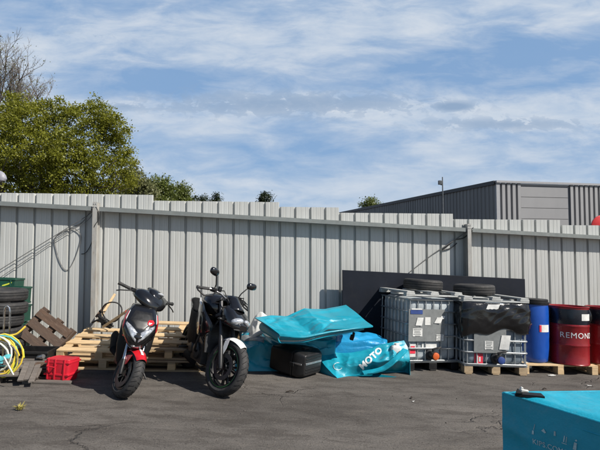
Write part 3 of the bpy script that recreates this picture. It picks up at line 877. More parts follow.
def red_crate():
    x, y = gpd(61.5, 382.5, .14)
    root = thing('red_crate', 'bright red ribbed plastic crate standing in front of the pale pallets', 'crate', on_ground(x, y, R(-8)))
    w, d, h = .315, .23, .255
    mb = MB(); rings = []
    for (z, s) in ((0.0, .90), (.02, .93), (h - .02, 1.0), (h, 1.0), (h, .93), (.03, .86)):
        q = []
        for k in range(24):
            a = 2 * PI * k / 24 + PI / 24; cx, sx = math.cos(a), math.sin(a); e = .28
            q.append((w / 2 * s * math.copysign(abs(cx) ** e, cx), d / 2 * s * math.copysign(abs(sx) ** e, sx), z))
        rings.append(q)
    mb.loft(rings); mb.build('shell', M['crate_red'], root, smooth=30, bevel=.003)
    mb = MB()
    for z in (.08, h - .035): mb.box((0, 0, z), (w * 1.01, d * 1.02, .022))
    for xx in (-.11, -.02, .10): mb.box((xx, -d / 2, .14), (.02, .014, .24))
    mb.build('rib_set', M['crate_red'], root, bevel=.003)
    mb = MB(); mb.box((0, 0, h - .012), (w * .93, d * .93, .02)); mb.build('lid', M['crate_red'], root, bevel=.006)
    mb = MB(); mb.tube([(-.10, -d / 2 - .01, .19), (-.1, -d / 2 - .035, .18), (.0, -d / 2 - .035, .17), (0, -d / 2 - .01, .19)], .008, 8); mb.build('handle', M['crate_red'], root)
    mb = MB(); x, y = gpt(52, 383.5); Mx = on_ground(x, y + .03, R(3), .012)
    mb.box((0, 0, 0), (.42, .09, .022)); o = mb.build('board', M['wood_grey'], None, smooth=0, bevel=.003, seg=1); o.matrix_world = Mx
    tag(o, 'flat grey board lying on the ground in front of the red crate', 'board')
red_crate()

def grey_pallet():
    x, y = gpd(15, 385, .30)
    Mx = on_ground(x - .12, y, R(12)) @ Matrix.Rotation(R(7), 4, 'X')
    r = pallet('weathered_pallet', 'broken grey weathered pallet under the coiled yellow hoses', Mx, .78, .62, 'wood_grey', seed=8)
    mb = MB()
    a, b = P(20, 381, 5.2), P(30, 362, 5.55)
    root = thing('broken_board', 'splintered grey board propped up at the end of the hose pallet', 'board')
    for k, (p, q, ww) in enumerate(((P(20, 381, 5.15), P(27, 363, 5.40), .06), (P(26, 380, 5.2), P(33, 362, 5.5), .055), (P(31, 382, 5.12), P(38, 365, 5.5), .06), (P(36, 378, 5.3), P(41, 368, 5.5), .035))):
        mb = MB(); mb.bar(p, q, ww, .022, up=(.3, -1, .5)); mb.build('splinter', M['wood_grey'], root, smooth=0, bevel=.003, seg=1)
grey_pallet()

# ------------------------------------------------------------------ tyres
def tyre_mb(Ro, Ri, w, seg=48, tread=True):
    h = w / 2
    a = [(Ri, .55), (Ri + .012, .80), (Ri + (Ro - Ri) * .45, 1.0), (Ro - .030, .93), (Ro - .012, .80), (Ro - .005, .66), (Ro - .002, .50), (Ro - .010, .48), (Ro - .010, .43), (Ro - .001, .41), (Ro, .08), (Ro - .008, .06)]
    prof = [(r, -z * h) for r, z in a] + [(r, z * h) for r, z in reversed(a)] + [(Ri + .02, h * .5), (Ro - .035, h * .5), (Ro - .035, -h * .5), (Ri + .02, -h * .5)]
    mb = MB(); mb.lathe(prof, seg, closed=True)
    if tread:
        for k in range(seg):
            for sd in (-1, 1):
                mb.box((Ro - .003, 0, sd * h * .70), (.012, .016, h * .20), Matrix.Rotation(2 * PI * (k + .25 * sd) / seg, 4, 'Z'), rot=(.5, 0, 0))
    return mb
def tyre_stack():
    x, y = gpd(-2, 371, .36)
    mb0 = tyre_mb(.31, .19, .165, tread=False)
    names = ['black tyre at the very top of the stack left of the brown pallet', 'second tyre from the top in the stack left of the brown pallet', 'third tyre from the top in the stack left of the brown pallet', 'fourth tyre from the top in the stack beside the green crates', 'fifth tyre down in the stack half hidden by hoses', 'lowest tyre of the stack behind the coiled hoses']
    first = None
    for i in range(6):
        if first is None:
            o = mb0.build('tyre', M['rubber'], None, smooth=40); first = o
        else:
            o = first.copy(); COL.objects.link(o)
        k = 5 - i
        dx = (.02, .03, -.02, -.03, 0, .02)[k]
        o.matrix_world = on_ground(x + dx, y + rnd.uniform(-.02, .02), rnd.uniform(0, 6), .083 + i * .17) @ Matrix.Rotation(rnd.uniform(-.03, .03), 4, 'X')
        tag(o, names[k], 'tyre', 'tyres stacked at the left edge')
tyre_stack()

def green_crates():
    x, y = gpd(10.5, 366, .50)
    w, d, h = .36, .30, .245
    proto = thing('green_crate', 'dark green crate at the top of the stack behind the tyres', 'crate', None, 'green crates behind the tyres')
    mb = MB()
    mb.box((0, 0, .012), (w - .03, d - .03, .02))
    for sx in (-1, 1): mb.box((sx * (w / 2 - .012), 0, h / 2), (.022, d - .026, h - .01))
    for sy in (-1, 1): mb.box((0, sy * (d / 2 - .012), h / 2), (w, .022, h - .01))
    mb.build('shell', M['crate_green'], proto, bevel=.004)
    mb = MB()
    for z in (.012, h - .02):
        for sy in (-1, 1): mb.box((0, sy * (d / 2 + .003), z), (w + .014, .012, .024))
        for sx in (-1, 1): mb.box((sx * (w / 2 + .003), 0, z), (.012, d - .01, .024))
    for q in (-.12, .12): mb.box((q, -d / 2 - .003, h / 2), (.02, .012, h - .05))
    mb.build('rim', M['crate_green'], proto, bevel=.003)
    mb = MB(); mb.prism([(-.07, -.02), (.06, .03), (.07, .055), (-.06, .005)], -d / 2 - .005, -d / 2 - .002, T(.07, 0, h * .55)); mb.prism([(-.03, -.05), (.05, -.02), (.05, -.01), (-.03, -.04)], -d / 2 - .005, -d / 2 - .002, T(.07, 0, h * .55))
    mb.build('marking', M['lime'], proto, smooth=0)
    lab = ['dark green crate at the top of the right stack beside the tyres', 'green crate second from the top beside the tyres', 'green crate third from the top behind the hoses', 'lowest green crate on the ground behind the hoses']
    for i in range(4):
        o = proto if i == 0 else copy_tree(proto)
        o.matrix_world = on_ground(x, y, R(7) + rnd.uniform(-.03, .03), (3 - i) * .258)
        o['label'] = lab[i]
    lab2 = ['topmost green crate of the taller stack at the left edge', 'second green crate of the taller stack behind the tyres', 'third green crate of the taller stack behind the tyres', 'bottom green crate of the taller stack behind the tyres']
    for i in range(4):
        o = copy_tree(proto)
        o.matrix_world = on_ground(x - .33, y + .36, R(7) + rnd.uniform(-.03, .03), .10 + (3 - i) * .258)
        o['label'] = lab2[i]
green_crates()

def hoses():
    c = P(5, 353, 5.35)
    def coil(name, label, m, Rr, turns, seed, ox=0, oz=0, r=.013, sq=1.0):
        rg = random.Random(seed); pts = []
        for k in range(int(turns * 18)):
            t = 2 * PI * k / 18
            rr = Rr * (1 + .20 * math.sin(t * .37 + seed) + .06 * math.sin(t * 2.3 + seed) + rg.uniform(-.02, .02))
            pts.append(c + Vector((ox + rr * math.cos(t), -.05 + .04 * math.sin(t * .9 + seed) - .012 * k / 18, oz + rr * sq * math.sin(t))))
        mb = MB(); mb.tube(pts, r, 8); return tag(mb.build(name, m), label, 'hose')
    coil('hose', 'yellow hose coiled in loops on the grey pallet at the left edge', M['hose_yellow'], .19, 4.3, 3, 0, -.02, .0095, 1.15)
    coil('hose', 'white hose coiled inside the yellow loops', M['hose_white'], .15, 2.6, 5, -.04, 0, .010, 1.2)
    coil('hose', 'pale teal hose loop arching over the right of the coils', M['hose_teal'], .20, 1.6, 9, .01, .03, .008, 1.0)
    coil('hose', 'thin lime green hose tangled through the yellow coils', M['lime'], .17, 2.2, 14, .02, -.05, .007, 1.25)
    coil('hose', 'thin grey cable tangled with the hoses on the grey pallet', M['greycable'], .21, 1.8, 17, -.03, -.06, .007, .9)
    wire('hose', 'yellow hose end arching up across the green crates', [c + Vector((-.16, .02, .04)), c + Vector((-.06, -.02, .16)), c + Vector((.04, 0, .20)), c + Vector((.12, .02, .22)), c + Vector((.20, .05, .30))], .012, M['hose_yellow'], 'hose')
    wire('hose', 'white hose strand crossing over the top of the hose pile', [c + Vector((-.22, .02, .30)), c + Vector((-.10, -.02, .22)), c + Vector((.0, -.03, .13)), c + Vector((.06, -.04, .03)), c + Vector((.10, -.05, -.12))], .010, M['hose_white'], 'hose')
    # teal strap round the coils
    mb = MB(); pts = [c + Vector((-.06 + .20 * t, -.12 - .02 * math.sin(t * PI), -.02 + .015 * math.sin(t * 9))) for t in [i / 10 for i in range(11)]]
    mb.tube(pts, .03, 8, flat=.35); mb.tube([p + Vector((.01, -.004, -.035)) for p in pts[:7]], .022, 8, flat=.35)
    tag(mb.build('strap', M['hose_teal']), 'pale teal strap wrapped round the coiled hoses', 'strap')
    # grey crook tube
    a = Vector((0, 0, 0)); b0 = P(2.5, 372, 5.5)
    mb = MB(); mb.tube([b0, b0 + Vector((0, 0, .4)), b0 + Vector((0, 0, .72)), b0 + Vector((.012, 0, .77)), b0 + Vector((.035, 0, .79)), b0 + Vector((.058, 0, .77)), b0 + Vector((.068, 0, .72)), b0 + Vector((.07, 0, .40))], .011, 10)
    tag(mb.build('bent_tube', M['chrome']), 'shiny bent metal tube standing in front of the stacked tyres', 'tube')
    mb = MB(); mb.bar(P(4, 357, 5.15), P(13.5, 375, 5.05), .014, .014); tag(mb.build('stick', M['hose_white'], bevel=.003), 'thin white stick leaning across the coiled hoses', 'stick')
hoses()

# ------------------------------------------------------------------ tarpaulins and heaps
def catmull(pts, t):
    n = len(pts) - 1; f = t * n; i = min(int(f), n - 1); f -= i
    a, b, c, d = pts[max(i - 1, 0)], pts[i], pts[i + 1], pts[min(i + 2, n)]
    return .5 * (2 * b + (c - a) * f + (2 * a - 5 * b + 4 * c - d) * f * f + (3 * b - a - 3 * c + d) * f ** 3)

def surf(ctrl, u, v):
    return catmull([catmull(r, u) for r in ctrl], v)

def crease_set(seed, n, amp, w):
    rg = random.Random(seed * 31 + 5); out = []
    for _ in range(n):
        x, y, a, l = rg.uniform(.05, .95), rg.uniform(.05, .95), rg.uniform(0, PI), rg.uniform(.12, .45)
        out.append((x, y, math.cos(a), math.sin(a), l, amp * rg.choice((-1, 1)) * rg.uniform(.4, 1), w * rg.uniform(.5, 1.6)))
    def f(u, v):
        z = 0
        for (x, y, c, s_, l, am, ww) in out:
            dx, dy = u - x, v - y; t = dx * c + dy * s_; d = abs(-dx * s_ + dy * c)
            if d < ww and abs(t) < l: z += am * (1 - d / ww) * (1 - (t / l) ** 2)
        return z
    return f

def cushion(ctrl, nu=44, nv=30, thick=.1, ground=False, fold=.03, fscale=3.0, seed=0, fine=.006, edge=.02, puff=.0, mb=None, mi=0, dirv=(0, 0, -1), shape=None, crease=None):
    mb = mb or MB(); cf = crease_set(*crease) if crease else None; top = []; bot = []
    for j in range(nv + 1):
        for i in range(nu + 1):
            u, v = i / nu, j / nv
            p = surf(ctrl, u, v)
            e = min(u, 1 - u, v, 1 - v); k = min(1, e / .18); k = k * k * (3 - 2 * k)
            q = Vector((p.x * fscale, p.y * fscale * .8, p.z * fscale * .6 + seed * 7.3))
            rg = 1 - abs(noise.noise(q + Vector((noise.noise(q * .7), 0, 0)))) * 2.6
            rg2 = 1 - abs(noise.noise(q * 2.3 + Vector((4, 1, 9)))) * 2.2
            z = (rg * .7 + rg2 * .35 - .4) * fold * (.35 + .65 * k) + noise.noise(q * 5) * fine
            p = p + Vector((0, -.3, 1)).normalized() * (z + puff * k + (shape(u, v) if shape else 0) + (cf(u, v) * min(1, k * 2) if cf else 0))
            top.append(p)
            if ground:
                b = Vector((p.x, p.y + .0, min(p.z - .004, gz(p.x, p.y) - .003)))
                if e > 0: pass
            else:
                b = p + Vector(dirv) * (edge + (thick - edge) * k)
            bot.append(b)
    n = len(top); W = nu + 1; fs = []
    for j in range(nv):
        for i in range(nu):
            a = j * W + i
            fs.append((a, a + 1, a + W + 1, a + W)); fs.append((n + a, n + a + W, n + a + W + 1, n + a + 1))
    for i in range(nu):
        fs.append((i, n + i, n + i + 1, i + 1)); a = nv * W + i; fs.append((a, a + 1, n + a + 1, n + a))
    for j in range(nv):
        a = j * W; fs.append((a, a + W, n + a + W, n + a)); a = j * W + nu; fs.append((a, n + a, n + a + W, a + W))
    mb.add(top + bot, fs, mi)
    return mb

def PX(rows): return [[(P(*p) if p[2] else G(p[0], p[1])) for p in r] for r in rows]

def hit_fn(o, off=.004, mapf=None):
    """point on object o's surface under photo pixel (px, py), lifted a little off it"""
    dg = bpy.context.evaluated_depsgraph_get(); dg.update()
    bv = BVHTree.FromObject(o, dg); Mi = o.matrix_world.inverted(); Mw = o.matrix_world
    def fn(px, py):
        d = ray(px, py).normalized(); og = Mi @ CAM; dl = (Mi.to_3x3() @ d).normalized()
        loc, nor, _, _ = bv.ray_cast(og, dl)
        for st in range(1, 40):
            if loc is not None: break
            dl = (Mi.to_3x3() @ ray(px, py + .2 * st)).normalized(); loc, nor, _, _ = bv.ray_cast(og, dl)
        if loc is None: return Mi @ P(px, py, 6)
        if nor.dot(dl) > 0: nor = -nor
        return loc + nor * off
    return fn

def tarps():
    grp = 'turquoise tarpaulins heaped by the tanks'
    # the big slab folded over on top
    top = PX([[(255, 317.5, 6.35), (285, 313.5, 6.62), (318, 310, 6.86), (346, 305, 7.0)],
              [(259, 320, 6.2), (290, 319, 6.35), (322, 316.5, 6.55), (357, 313, 6.65)],
              [(267, 325, 6.05), (296, 328, 6.10), (326, 324.5, 6.28), (366, 321, 6.40)],
              [(279, 334, 5.92), (302, 336, 5.90), (331, 331, 6.02), (373, 326, 6.22)]])
    mb = cushion(top, 120, 72, .025, False, .016, 1.6, 1, .002, .016, shape=lambda u, v: .05 * max(0, 1 - abs(u - .53 - .10 * v) / .20) - .05 * max(0, 1 - abs(u - .36 - .13 * v) / .16), crease=(3, 26, .024, .045))
    # front flap: the slab turns down and under along its near edge
    fl = PX([[(279, 334, 5.92), (302, 336, 5.90), (331, 331, 6.02), (373, 326, 6.22)],
             [(280, 336.5, 5.91), (303, 338, 5.89), (332, 332.3, 6.015), (371, 326.8, 6.217)],
             [(279, 340, 5.95), (303, 340, 5.935), (331, 333.6, 6.05), (368, 327.6, 6.24)]])
    cushion(fl, 50, 8, .03, False, .004, 2.0, 2, .002, .02, mb=mb, dirv=(0, .9, .1))
    # the lower leaf of the folded slab, seen at its open left end
    lo = PX([[(262, 333, 6.6), (290, 334, 6.7), (320, 330, 6.75), (350, 326, 6.8)],
             [(268, 337, 6.2), (292, 338, 6.25), (322, 335, 6.35), (356, 329, 6.5)],
             [(278, 341.5, 5.95), (302, 341, 5.94), (331, 334.5, 6.06), (364, 328.5, 6.25)]])
    cushion(lo, 40, 20, .03, False, .012, 2.2, 3, .002, .02, mb=mb)
    # the curl closing the near left corner
    c = []
    for v in range(7):
        a = PI * (.05 + .9 * v / 6)
        row = []
        for (x, y, Y) in ((259, 327, 6.35), (268, 332.5, 6.12), (278, 338.5, 5.92)):
            p = P(x, y, Y); row.append(p + Vector((.0, 0, .075 * math.cos(a))) + Vector((.10, .05, 0)) * (1 - math.sin(a)) * .8)
        c.append(row)
    cushion(c, 20, 14, .02, False, .004, 3, 4, .001, .018, mb=mb, dirv=(.8, .4, 0))
    tag(mb.build('folded_tarpaulin', M['teal'], smooth=28), 'large turquoise tarpaulin folded into a slab lying on top of the heap', 'tarpaulin', grp)

    # lower left: sagging sheet behind the motorcycle and case, with a grey film window
    lo = PX([[(229, 341, 6.95), (248, 331, 6.95), (272, 331, 6.95), (303, 333, 6.95), (336, 333, 6.98)],
             [(230, 347, 6.7), (250, 338.5, 6.68), (270, 337, 6.68), (302, 338, 6.68), (336, 337, 6.72)],
             [(231, 357, 6.52), (252, 350, 6.5), (273, 347, 6.5), (302, 346, 6.5), (335, 346, 6.55)],
             [(231, 371, 0), (252, 371, 0), (274, 371, 0), (302, 371, 0), (333, 371, 0)]])
    o = tag(cushion(lo, 100, 70, .1, True, .055, 2.6, 6, .003, crease=(6, 30, .05, .07)).build('tarpaulin', M['teal'], smooth=30), 'crumpled turquoise tarpaulin slumped beside the motorcycle wheel under the folded slab', 'tarpaulin', grp)
    fn = hit_fn(o, .006)
    vs = []; nx, ny = 14, 8
    for j in range(ny + 1):
        for i in range(nx + 1):
            u, v = i / nx, j / ny
            x = 241 + 23 * u + 4 * (v - .5) * (1 - u) * 2; y = 336 + 1.5 * u + (5.5) * v - 5 * math.sin(u * PI) * .3
            vs.append(fn(x, y))
    mb = MB(); mb.add(vs, [(j * (nx + 1) + i, j * (nx + 1) + i + 1, (j + 1) * (nx + 1) + i + 1, (j + 1) * (nx + 1) + i) for j in range(ny) for i in range(nx)])
    w = mb.build('film_window', M['film'], o, smooth=60, rec=False)
    # grey-white sack poking out above
    sk = PX([[(247, 333, 6.95), (254, 318, 7.0), (261, 312, 7.0), (268, 317, 6.95)],
             [(247, 336, 6.8), (254, 326, 6.8), (261, 319, 6.8), (268, 322, 6.8)],
             [(247, 340, 6.7), (254, 336, 6.65), (261, 332, 6.65), (268, 330, 6.7)]])
    tag(cushion(sk, 24, 18, .1, False, .03, 6, 8, .004, .03).build('plastic_sack', M['rag_w'], smooth=50), 'crumpled whitish plastic sack poking up behind the folded turquoise slab', 'sack')

    # azure roll
    ro = PX([[(316, 338, 7.1), (338, 334, 7.1), (362, 333, 7.15), (383, 338, 7.1)],
             [(312, 343, 6.9), (336, 337.5, 6.88), (364, 336, 6.9), (387, 340, 6.9)],
             [(310, 350, 6.7), (336, 344, 6.68), (364, 342, 6.7), (387, 344, 6.75)],
             [(312, 358, 6.66), (336, 352, 6.64), (364, 349, 6.66), (386, 348.5, 6.74)]])
    tag(cushion(ro, 100, 60, .18, False, .022, 3, 9, .002, .05, .02, crease=(9, 22, .025, .07)).build('rolled_tarpaulin', M['azure'], smooth=30), 'bright azure tarpaulin rolled plump and tucked under the folded slab', 'tarpaulin', grp)

    # lower right heap with the lettering
    he = PX([[(316, 348, 6.62), (342, 353, 6.58), (364, 350, 6.58), (384, 344, 6.6), (404, 340.5, 6.66)],
             [(318, 355, 6.52), (345, 358, 6.46), (368, 355, 6.46), (390, 351, 6.5), (408, 349, 6.6)],
             [(325, 366, 6.36), (349, 366, 6.3), (374, 362, 6.3), (396, 359, 6.36), (410, 360, 6.5)],
             [(337, 378, 0), (352, 375.5, 0), (378, 372.5, 0), (398, 372, 0), (410, 371.5, 0)]])
    o = tag(cushion(he, 140, 92, .1, True, .022, 3.2, 12, .002, crease=(23, 30, .013, .05), shape=lambda u, v: .05 * max(0, 1 - abs(u - .86 + .22 * v) / .05) * math.sin(PI * v) - .02 * math.exp(-((u - .70 + .25 * v) / .05) ** 2) * math.sin(PI * v)).build('tarpaulin', M['teal'], smooth=30), 'turquoise tarpaulin spread on the ground in front of the tank with white MOTO lettering', 'tarpaulin', grp)
    fn = hit_fn(o, .006)
    a0, a1 = Vector((360.0, 368.5)), Vector((382.0, 348.3)); ax = (a1 - a0).normalized(); nrm = Vector((ax.y, -ax.x))
    mid = (a0 + a1) / 2
    def mp(x, y):
        q = mid + ax * x + nrm * (-y) * -1 * .92
        return fn(q.x, q.y)
    text_mesh('MOTO', 9.0, mp, M['print_white'], 'lettering', o, 1.04, .35)
    # faint ring emblem
    c0 = Vector((338, 366.5)); vs = []; fs = []
    for k in range(20):
        a = 2 * PI * k / 26 + .4
        for r in (3.8, 4.6): vs.append(fn(c0.x + r * math.cos(a), c0.y + r * .85 * math.sin(a)))
    for k in range(19): fs.append((2 * k, 2 * k + 1, 2 * k + 3, 2 * k + 2))
    mb = MB(); mb.add(vs, fs); mb.build('ring_print', M['print_pale'], o, smooth=0, rec=False)
    # loose folded edge strip with its pale underside
    ed = PX([[(362, 371, 6.30), (380, 367, 6.30), (393, 358, 6.32), (403, 348, 6.45)], [(364, 374, 6.24), (383, 369.5, 6.24), (397, 360.5, 6.27), (408, 350, 6.42)]])
    tag(cushion(ed, 30, 6, .03, False, .01, 5, 15, .002, .014).build('tarpaulin_strip', M['teal'], smooth=50), 'narrow turquoise strip curling along the lettered tarpaulin up to the tank', 'tarpaulin', grp)
    # black clip between slab and roll
    c = P(352, 337.5, 6.3)
    mb = MB(); mb.box((0, 0, 0), (.05, .05, .07), rot=(.2, .3, .1)); mb.box((.02, -.02, .05), (.03, .03, .05), rot=(.2, .1, .4)); o = mb.build('clip', M['black'], bevel=.006); o.location = c
    tag(o, 'small black clip between the folded slab and the azure roll', 'clip')
tarps()

def canister():
    c = P(396, 353, 6.52)
    root = thing('canister', 'small white canister wedged between the turquoise tarpaulin and the caged tank', 'canister', T(*c))
    mb = MB(); rings = []
    for (z, s) in ((-.1, .9), (-.08, 1), (.07, 1), (.10, .8), (.115, .4)):
        rings.append([(.075 * s * math.copysign(abs(math.cos(t)) ** .5, math.cos(t)), .05 * s * math.copysign(abs(math.sin(t)) ** .5, math.sin(t)), z) for t in [2 * PI * k / 24 for k in range(24)]])
    mb.loft(rings); mb.build('body', M['paper'], root)
    mb = MB(); mb.lathe([(0, .115), (.024, .115), (.024, .14), (0, .14)], 16); mb.build('cap', M['paper'], root)
canister()

def case():
    x, y = gpt(302, 379)
    Mx = on_ground(x, y + .24, R(-36), .012) @ Matrix.Rotation(R(4), 4, 'Y')
    root = thing('motorcycle_case', 'black hard motorcycle case with a silver strip lying before the turquoise heap', 'case', Mx)
    w, d, h = .40, .50, .34
    def shell(name, x0, x1, s0, s1, m, bev=.012):
        mb = MB(); rings = []
        for (xx, s) in ((x0, s0), ((x0 + x1) / 2, 1.0), (x1, s1)):
            rings.append([(xx, d / 2 * s * math.copysign(abs(math.cos(t)) ** .22, math.cos(t)), h / 2 + h / 2 * s * math.copysign(abs(math.sin(t)) ** .22, math.sin(t))) for t in [2 * PI * k / 28 for k in range(28)]])
        mb.loft(rings); return mb.build(name, m, root, smooth=35, bevel=bev)
    shell('lower_shell', -.40, -.02, .92, 1.0, M['black'])
    shell('lid', -.005, .17, 1.0, .80, M['satin'])
    mb = MB(); mb.loft([[(xx, d / 2 * 1.02 * math.copysign(abs(math.cos(t)) ** .22, math.cos(t)), h / 2 + h / 2 * 1.02 * math.copysign(abs(math.sin(t)) ** .22, math.sin(t))) for t in [2 * PI * k / 28 for k in range(28)]] for xx in (-.022, -.003)]); mb.build('seam_rim', M['satin'], root)
    mb = MB()
    for z in (.08, .12, .25, .285): mb.box((.162, 0, z), (.03, d * .70, .014))
    mb.build('rib_set', M['black'], root, bevel=.004)
    mb = MB(); mb.box((.172, 0, .19), (.012, d * .74, .028)); mb.box((.08, -d / 2 + .002, .19), (.14, .012, .022)); mb.build('silver_strip', M['alu'], root, bevel=.003)
    mb = MB(); mb.box((.0, -d / 2 - .012, .17), (.07, .02, .05)); mb.box((.02, 0, h + .01), (.05, .12, .025)); mb.build('latch', M['black'], root, bevel=.005)
case()

def board():
    a, b = P(342.5, 270, 7.58), P(525, 279, 8.05)
    mb = MB()
    za = gz(a.x, a.y); zb = gz(b.x, b.y)
    lean = -.01
    def quad(o):
        d = (b - a); d.z = 0; d.normalize(); nn = Vector((d.y, -d.x, 0)) * o
        return [Vector((a.x, a.y + lean, za)) + nn, Vector((b.x, b.y + lean, zb)) + nn, b + nn, a + nn]
    vs = quad(0) + quad(-.03)
    mb.add(vs, [(0, 1, 2, 3), (7, 6, 5, 4), (0, 4, 5, 1), (1, 5, 6, 2), (2, 6, 7, 3), (3, 7, 4, 0)])
    tag(mb.build('black_board', M['board'], smooth=0, bevel=.004), 'wide black board leaning on the fence behind the two caged tanks', 'board')
board()

# ------------------------------------------------------------------ caged tanks
def rrect(hw, hd, rr, z, n=6, wob=0, ph=0):
    out = []
    for (sx, sy, a0) in ((1, 1, 0), (-1, 1, PI / 2), (-1, -1, PI), (1, -1, 1.5 * PI)):
        for k in range(n + 1):
            a = a0 + PI / 2 * k / n
            out.append((sx * (hw - rr) + rr * math.cos(a), sy * (hd - rr) + rr * math.sin(a), z))
    return out

def tank(name, label, Mx, w, d, h, bottle, group):
    root = thing(name, label, 'tank', Mx, group)
    mb = MB(); rings = []
    hw, hd = w / 2 - .028, d / 2 - .028
    for (z, s) in ((.15, .90), (.17, .97), (.22, 1.0), (.45, .985), (.60, 1.0), (.80, .985), (h - .14, 1.0), (h - .06, .97), (h - .03, .86)):
        rings.append(rrect(hw * s, hd * s, .09, z))
    mb.loft(rings); mb.build('bottle', bottle, root, smooth=50)
    # cage
    mb = MB(); zs = [.15 + (h - .20) * i / 5 for i in range(6)]
    for z in zs:
        pts = rrect(w / 2, d / 2, .05, z, 3)
        mb.tube(pts, .013, 6, True)
    nf, ns = 7, 8
    zt, zb = zs[-1], zs[0]
    for i in range(nf):
        x = (-w / 2 + .05) + (w - .1) * i / (nf - 1)
        for y in (-d / 2 + .012, d / 2 - .012):
            low = zb if not (y < 0 and i in (3,)) else zb + (zt - zb) * .42
            mb.tube([(x, y, low), (x, y, zt)], .009, 6)
    for i in range(ns):
        y = (-d / 2 + .05) + (d - .1) * i / (ns - 1)
        for x in (-w / 2 + .012, w / 2 - .012): mb.tube([(x, y, zb), (x, y, zt)], .009, 6)
    mb.build('cage', M['galv'], root)
    # base pan and feet
    mb = MB(); mb.box((0, 0, .13), (w * .99, d * .99, .025)); mb.build('base_pan', M['galv'], root, smooth=0, bevel=.005)
    return root

def tank_feet(root, w, d, m, runner=True):
    for i in range(3):
        for j in range(3):
            mb = MB(); mb.box(((-w / 2 + .07) + (w - .14) * i / 2, (-d / 2 + .07) + (d - .14) * j / 2, .066), (.13, .13, .094)); mb.build('foot', m, root, smooth=0, bevel=.004)
    for j in range(3):
        mb = MB(); mb.box(((-w / 2 + .07) + (w - .14) * j / 2, 0, .01), (.1, d, .018)); mb.build('runner', m, root, smooth=0, bevel=.003)

def lid_frame(root_label, Mx, w, d, group):
    r = thing('lid_pallet', root_label, 'pallet', Mx, group)
    mb = MB()
    for y in (-d / 2 + .05, 0, d / 2 - .05): mb.box((0, y, .012), (w, .095, .022))
    mb.build('base_board', M['frame_grey'], r, smooth=0, bevel=.003)
    for x in (-w / 2 + .07, 0, w / 2 - .07):
        for y in (-d / 2 + .05, d / 2 - .05):
            mb = MB(); mb.box((x, y, .038), (.14, .1, .030)); mb.build('block', M['frame_grey'], r, smooth=0, bevel=.003)
        mb = MB(); mb.box((x, 0, .064), (.12, d, .022)); mb.build('top_board', M['frame_grey'], r, smooth=0, bevel=.003)
    return r

def plate(root, name, x0, x1, z0, z1, y, m, t=.004, curl=0.0, skew=0.0):
    mb = MB(); nx, nz = 6, 6; top = []
    for side in (0, 1):
        for j in range(nz + 1):
            for i in range(nx + 1):
                u, v = i / nx, j / nz
                top.append((x0 + (x1 - x0) * u + skew * (v - .5), y + side * t - curl * (1 - v) * u * u, z0 + (z1 - z0) * v))
    n = (nx + 1) * (nz + 1); W = nx + 1; fs = []
    for j in range(nz):
        for i in range(nx):
            a = j * W + i; fs += [(a, a + 1, a + W + 1, a + W), (n + a, n + a + W, n + a + W + 1, n + a + 1)]
    for i in range(nx): fs += [(i, n + i, n + i + 1, i + 1), (nz * W + i, nz * W + i + 1, n + nz * W + i + 1, n + nz * W + i)]
    for j in range(nz): fs += [(j * W, j * W + W, n + j * W + W, n + j * W), (j * W + nx, n + j * W + nx, n + j * W + W + nx, j * W + W + nx)]
    mb.add(top, fs)
    return mb.build(name, m, root, smooth=30, rec=True)

def valve(root, y, x, cap):
    mb = MB(); Mv = T(x, y - .02, .24) @ Matrix.Rotation(R(90), 4, 'X')
    mb.lathe([(0, -.03), (.085, -.03), (.085, .0), (.055, .01), (.05, .09), (.062, .092), (.062, .13), (0, .13)], 24, Mv); mb.build('valve', M['valve'], root)
    mb = MB(); mb.bar((x - .02, y - .09, .33), (x + .12, y - .10, .36), .03, .02); mb.tube([(x, y - .08, .28), (x, y - .08, .335)], .018, 10); mb.build('valve_handle', M['valve'], root, bevel=.004)
    mb = MB(); mb.lathe([(0, .128), (.052, .128), (.052, .15), (.04, .155), (0, .155)], 20, Mv); mb.build('valve_cap', cap, root)

def label_lines(root, x0, x1, z0, z1, y, m, n, seed):
    rg = random.Random(seed); mb = MB()
    for k in range(n):
        z = z1 - (z1 - z0) * (k + .6) / n
        mb.box(((x0 + x1) / 2 - (x1 - x0) * .06 * rg.random(), y, z), ((x1 - x0) * rg.uniform(.5, .85), .0016, (z1 - z0) / n * .4))
    return mb.build('print_line', m, root, smooth=0)

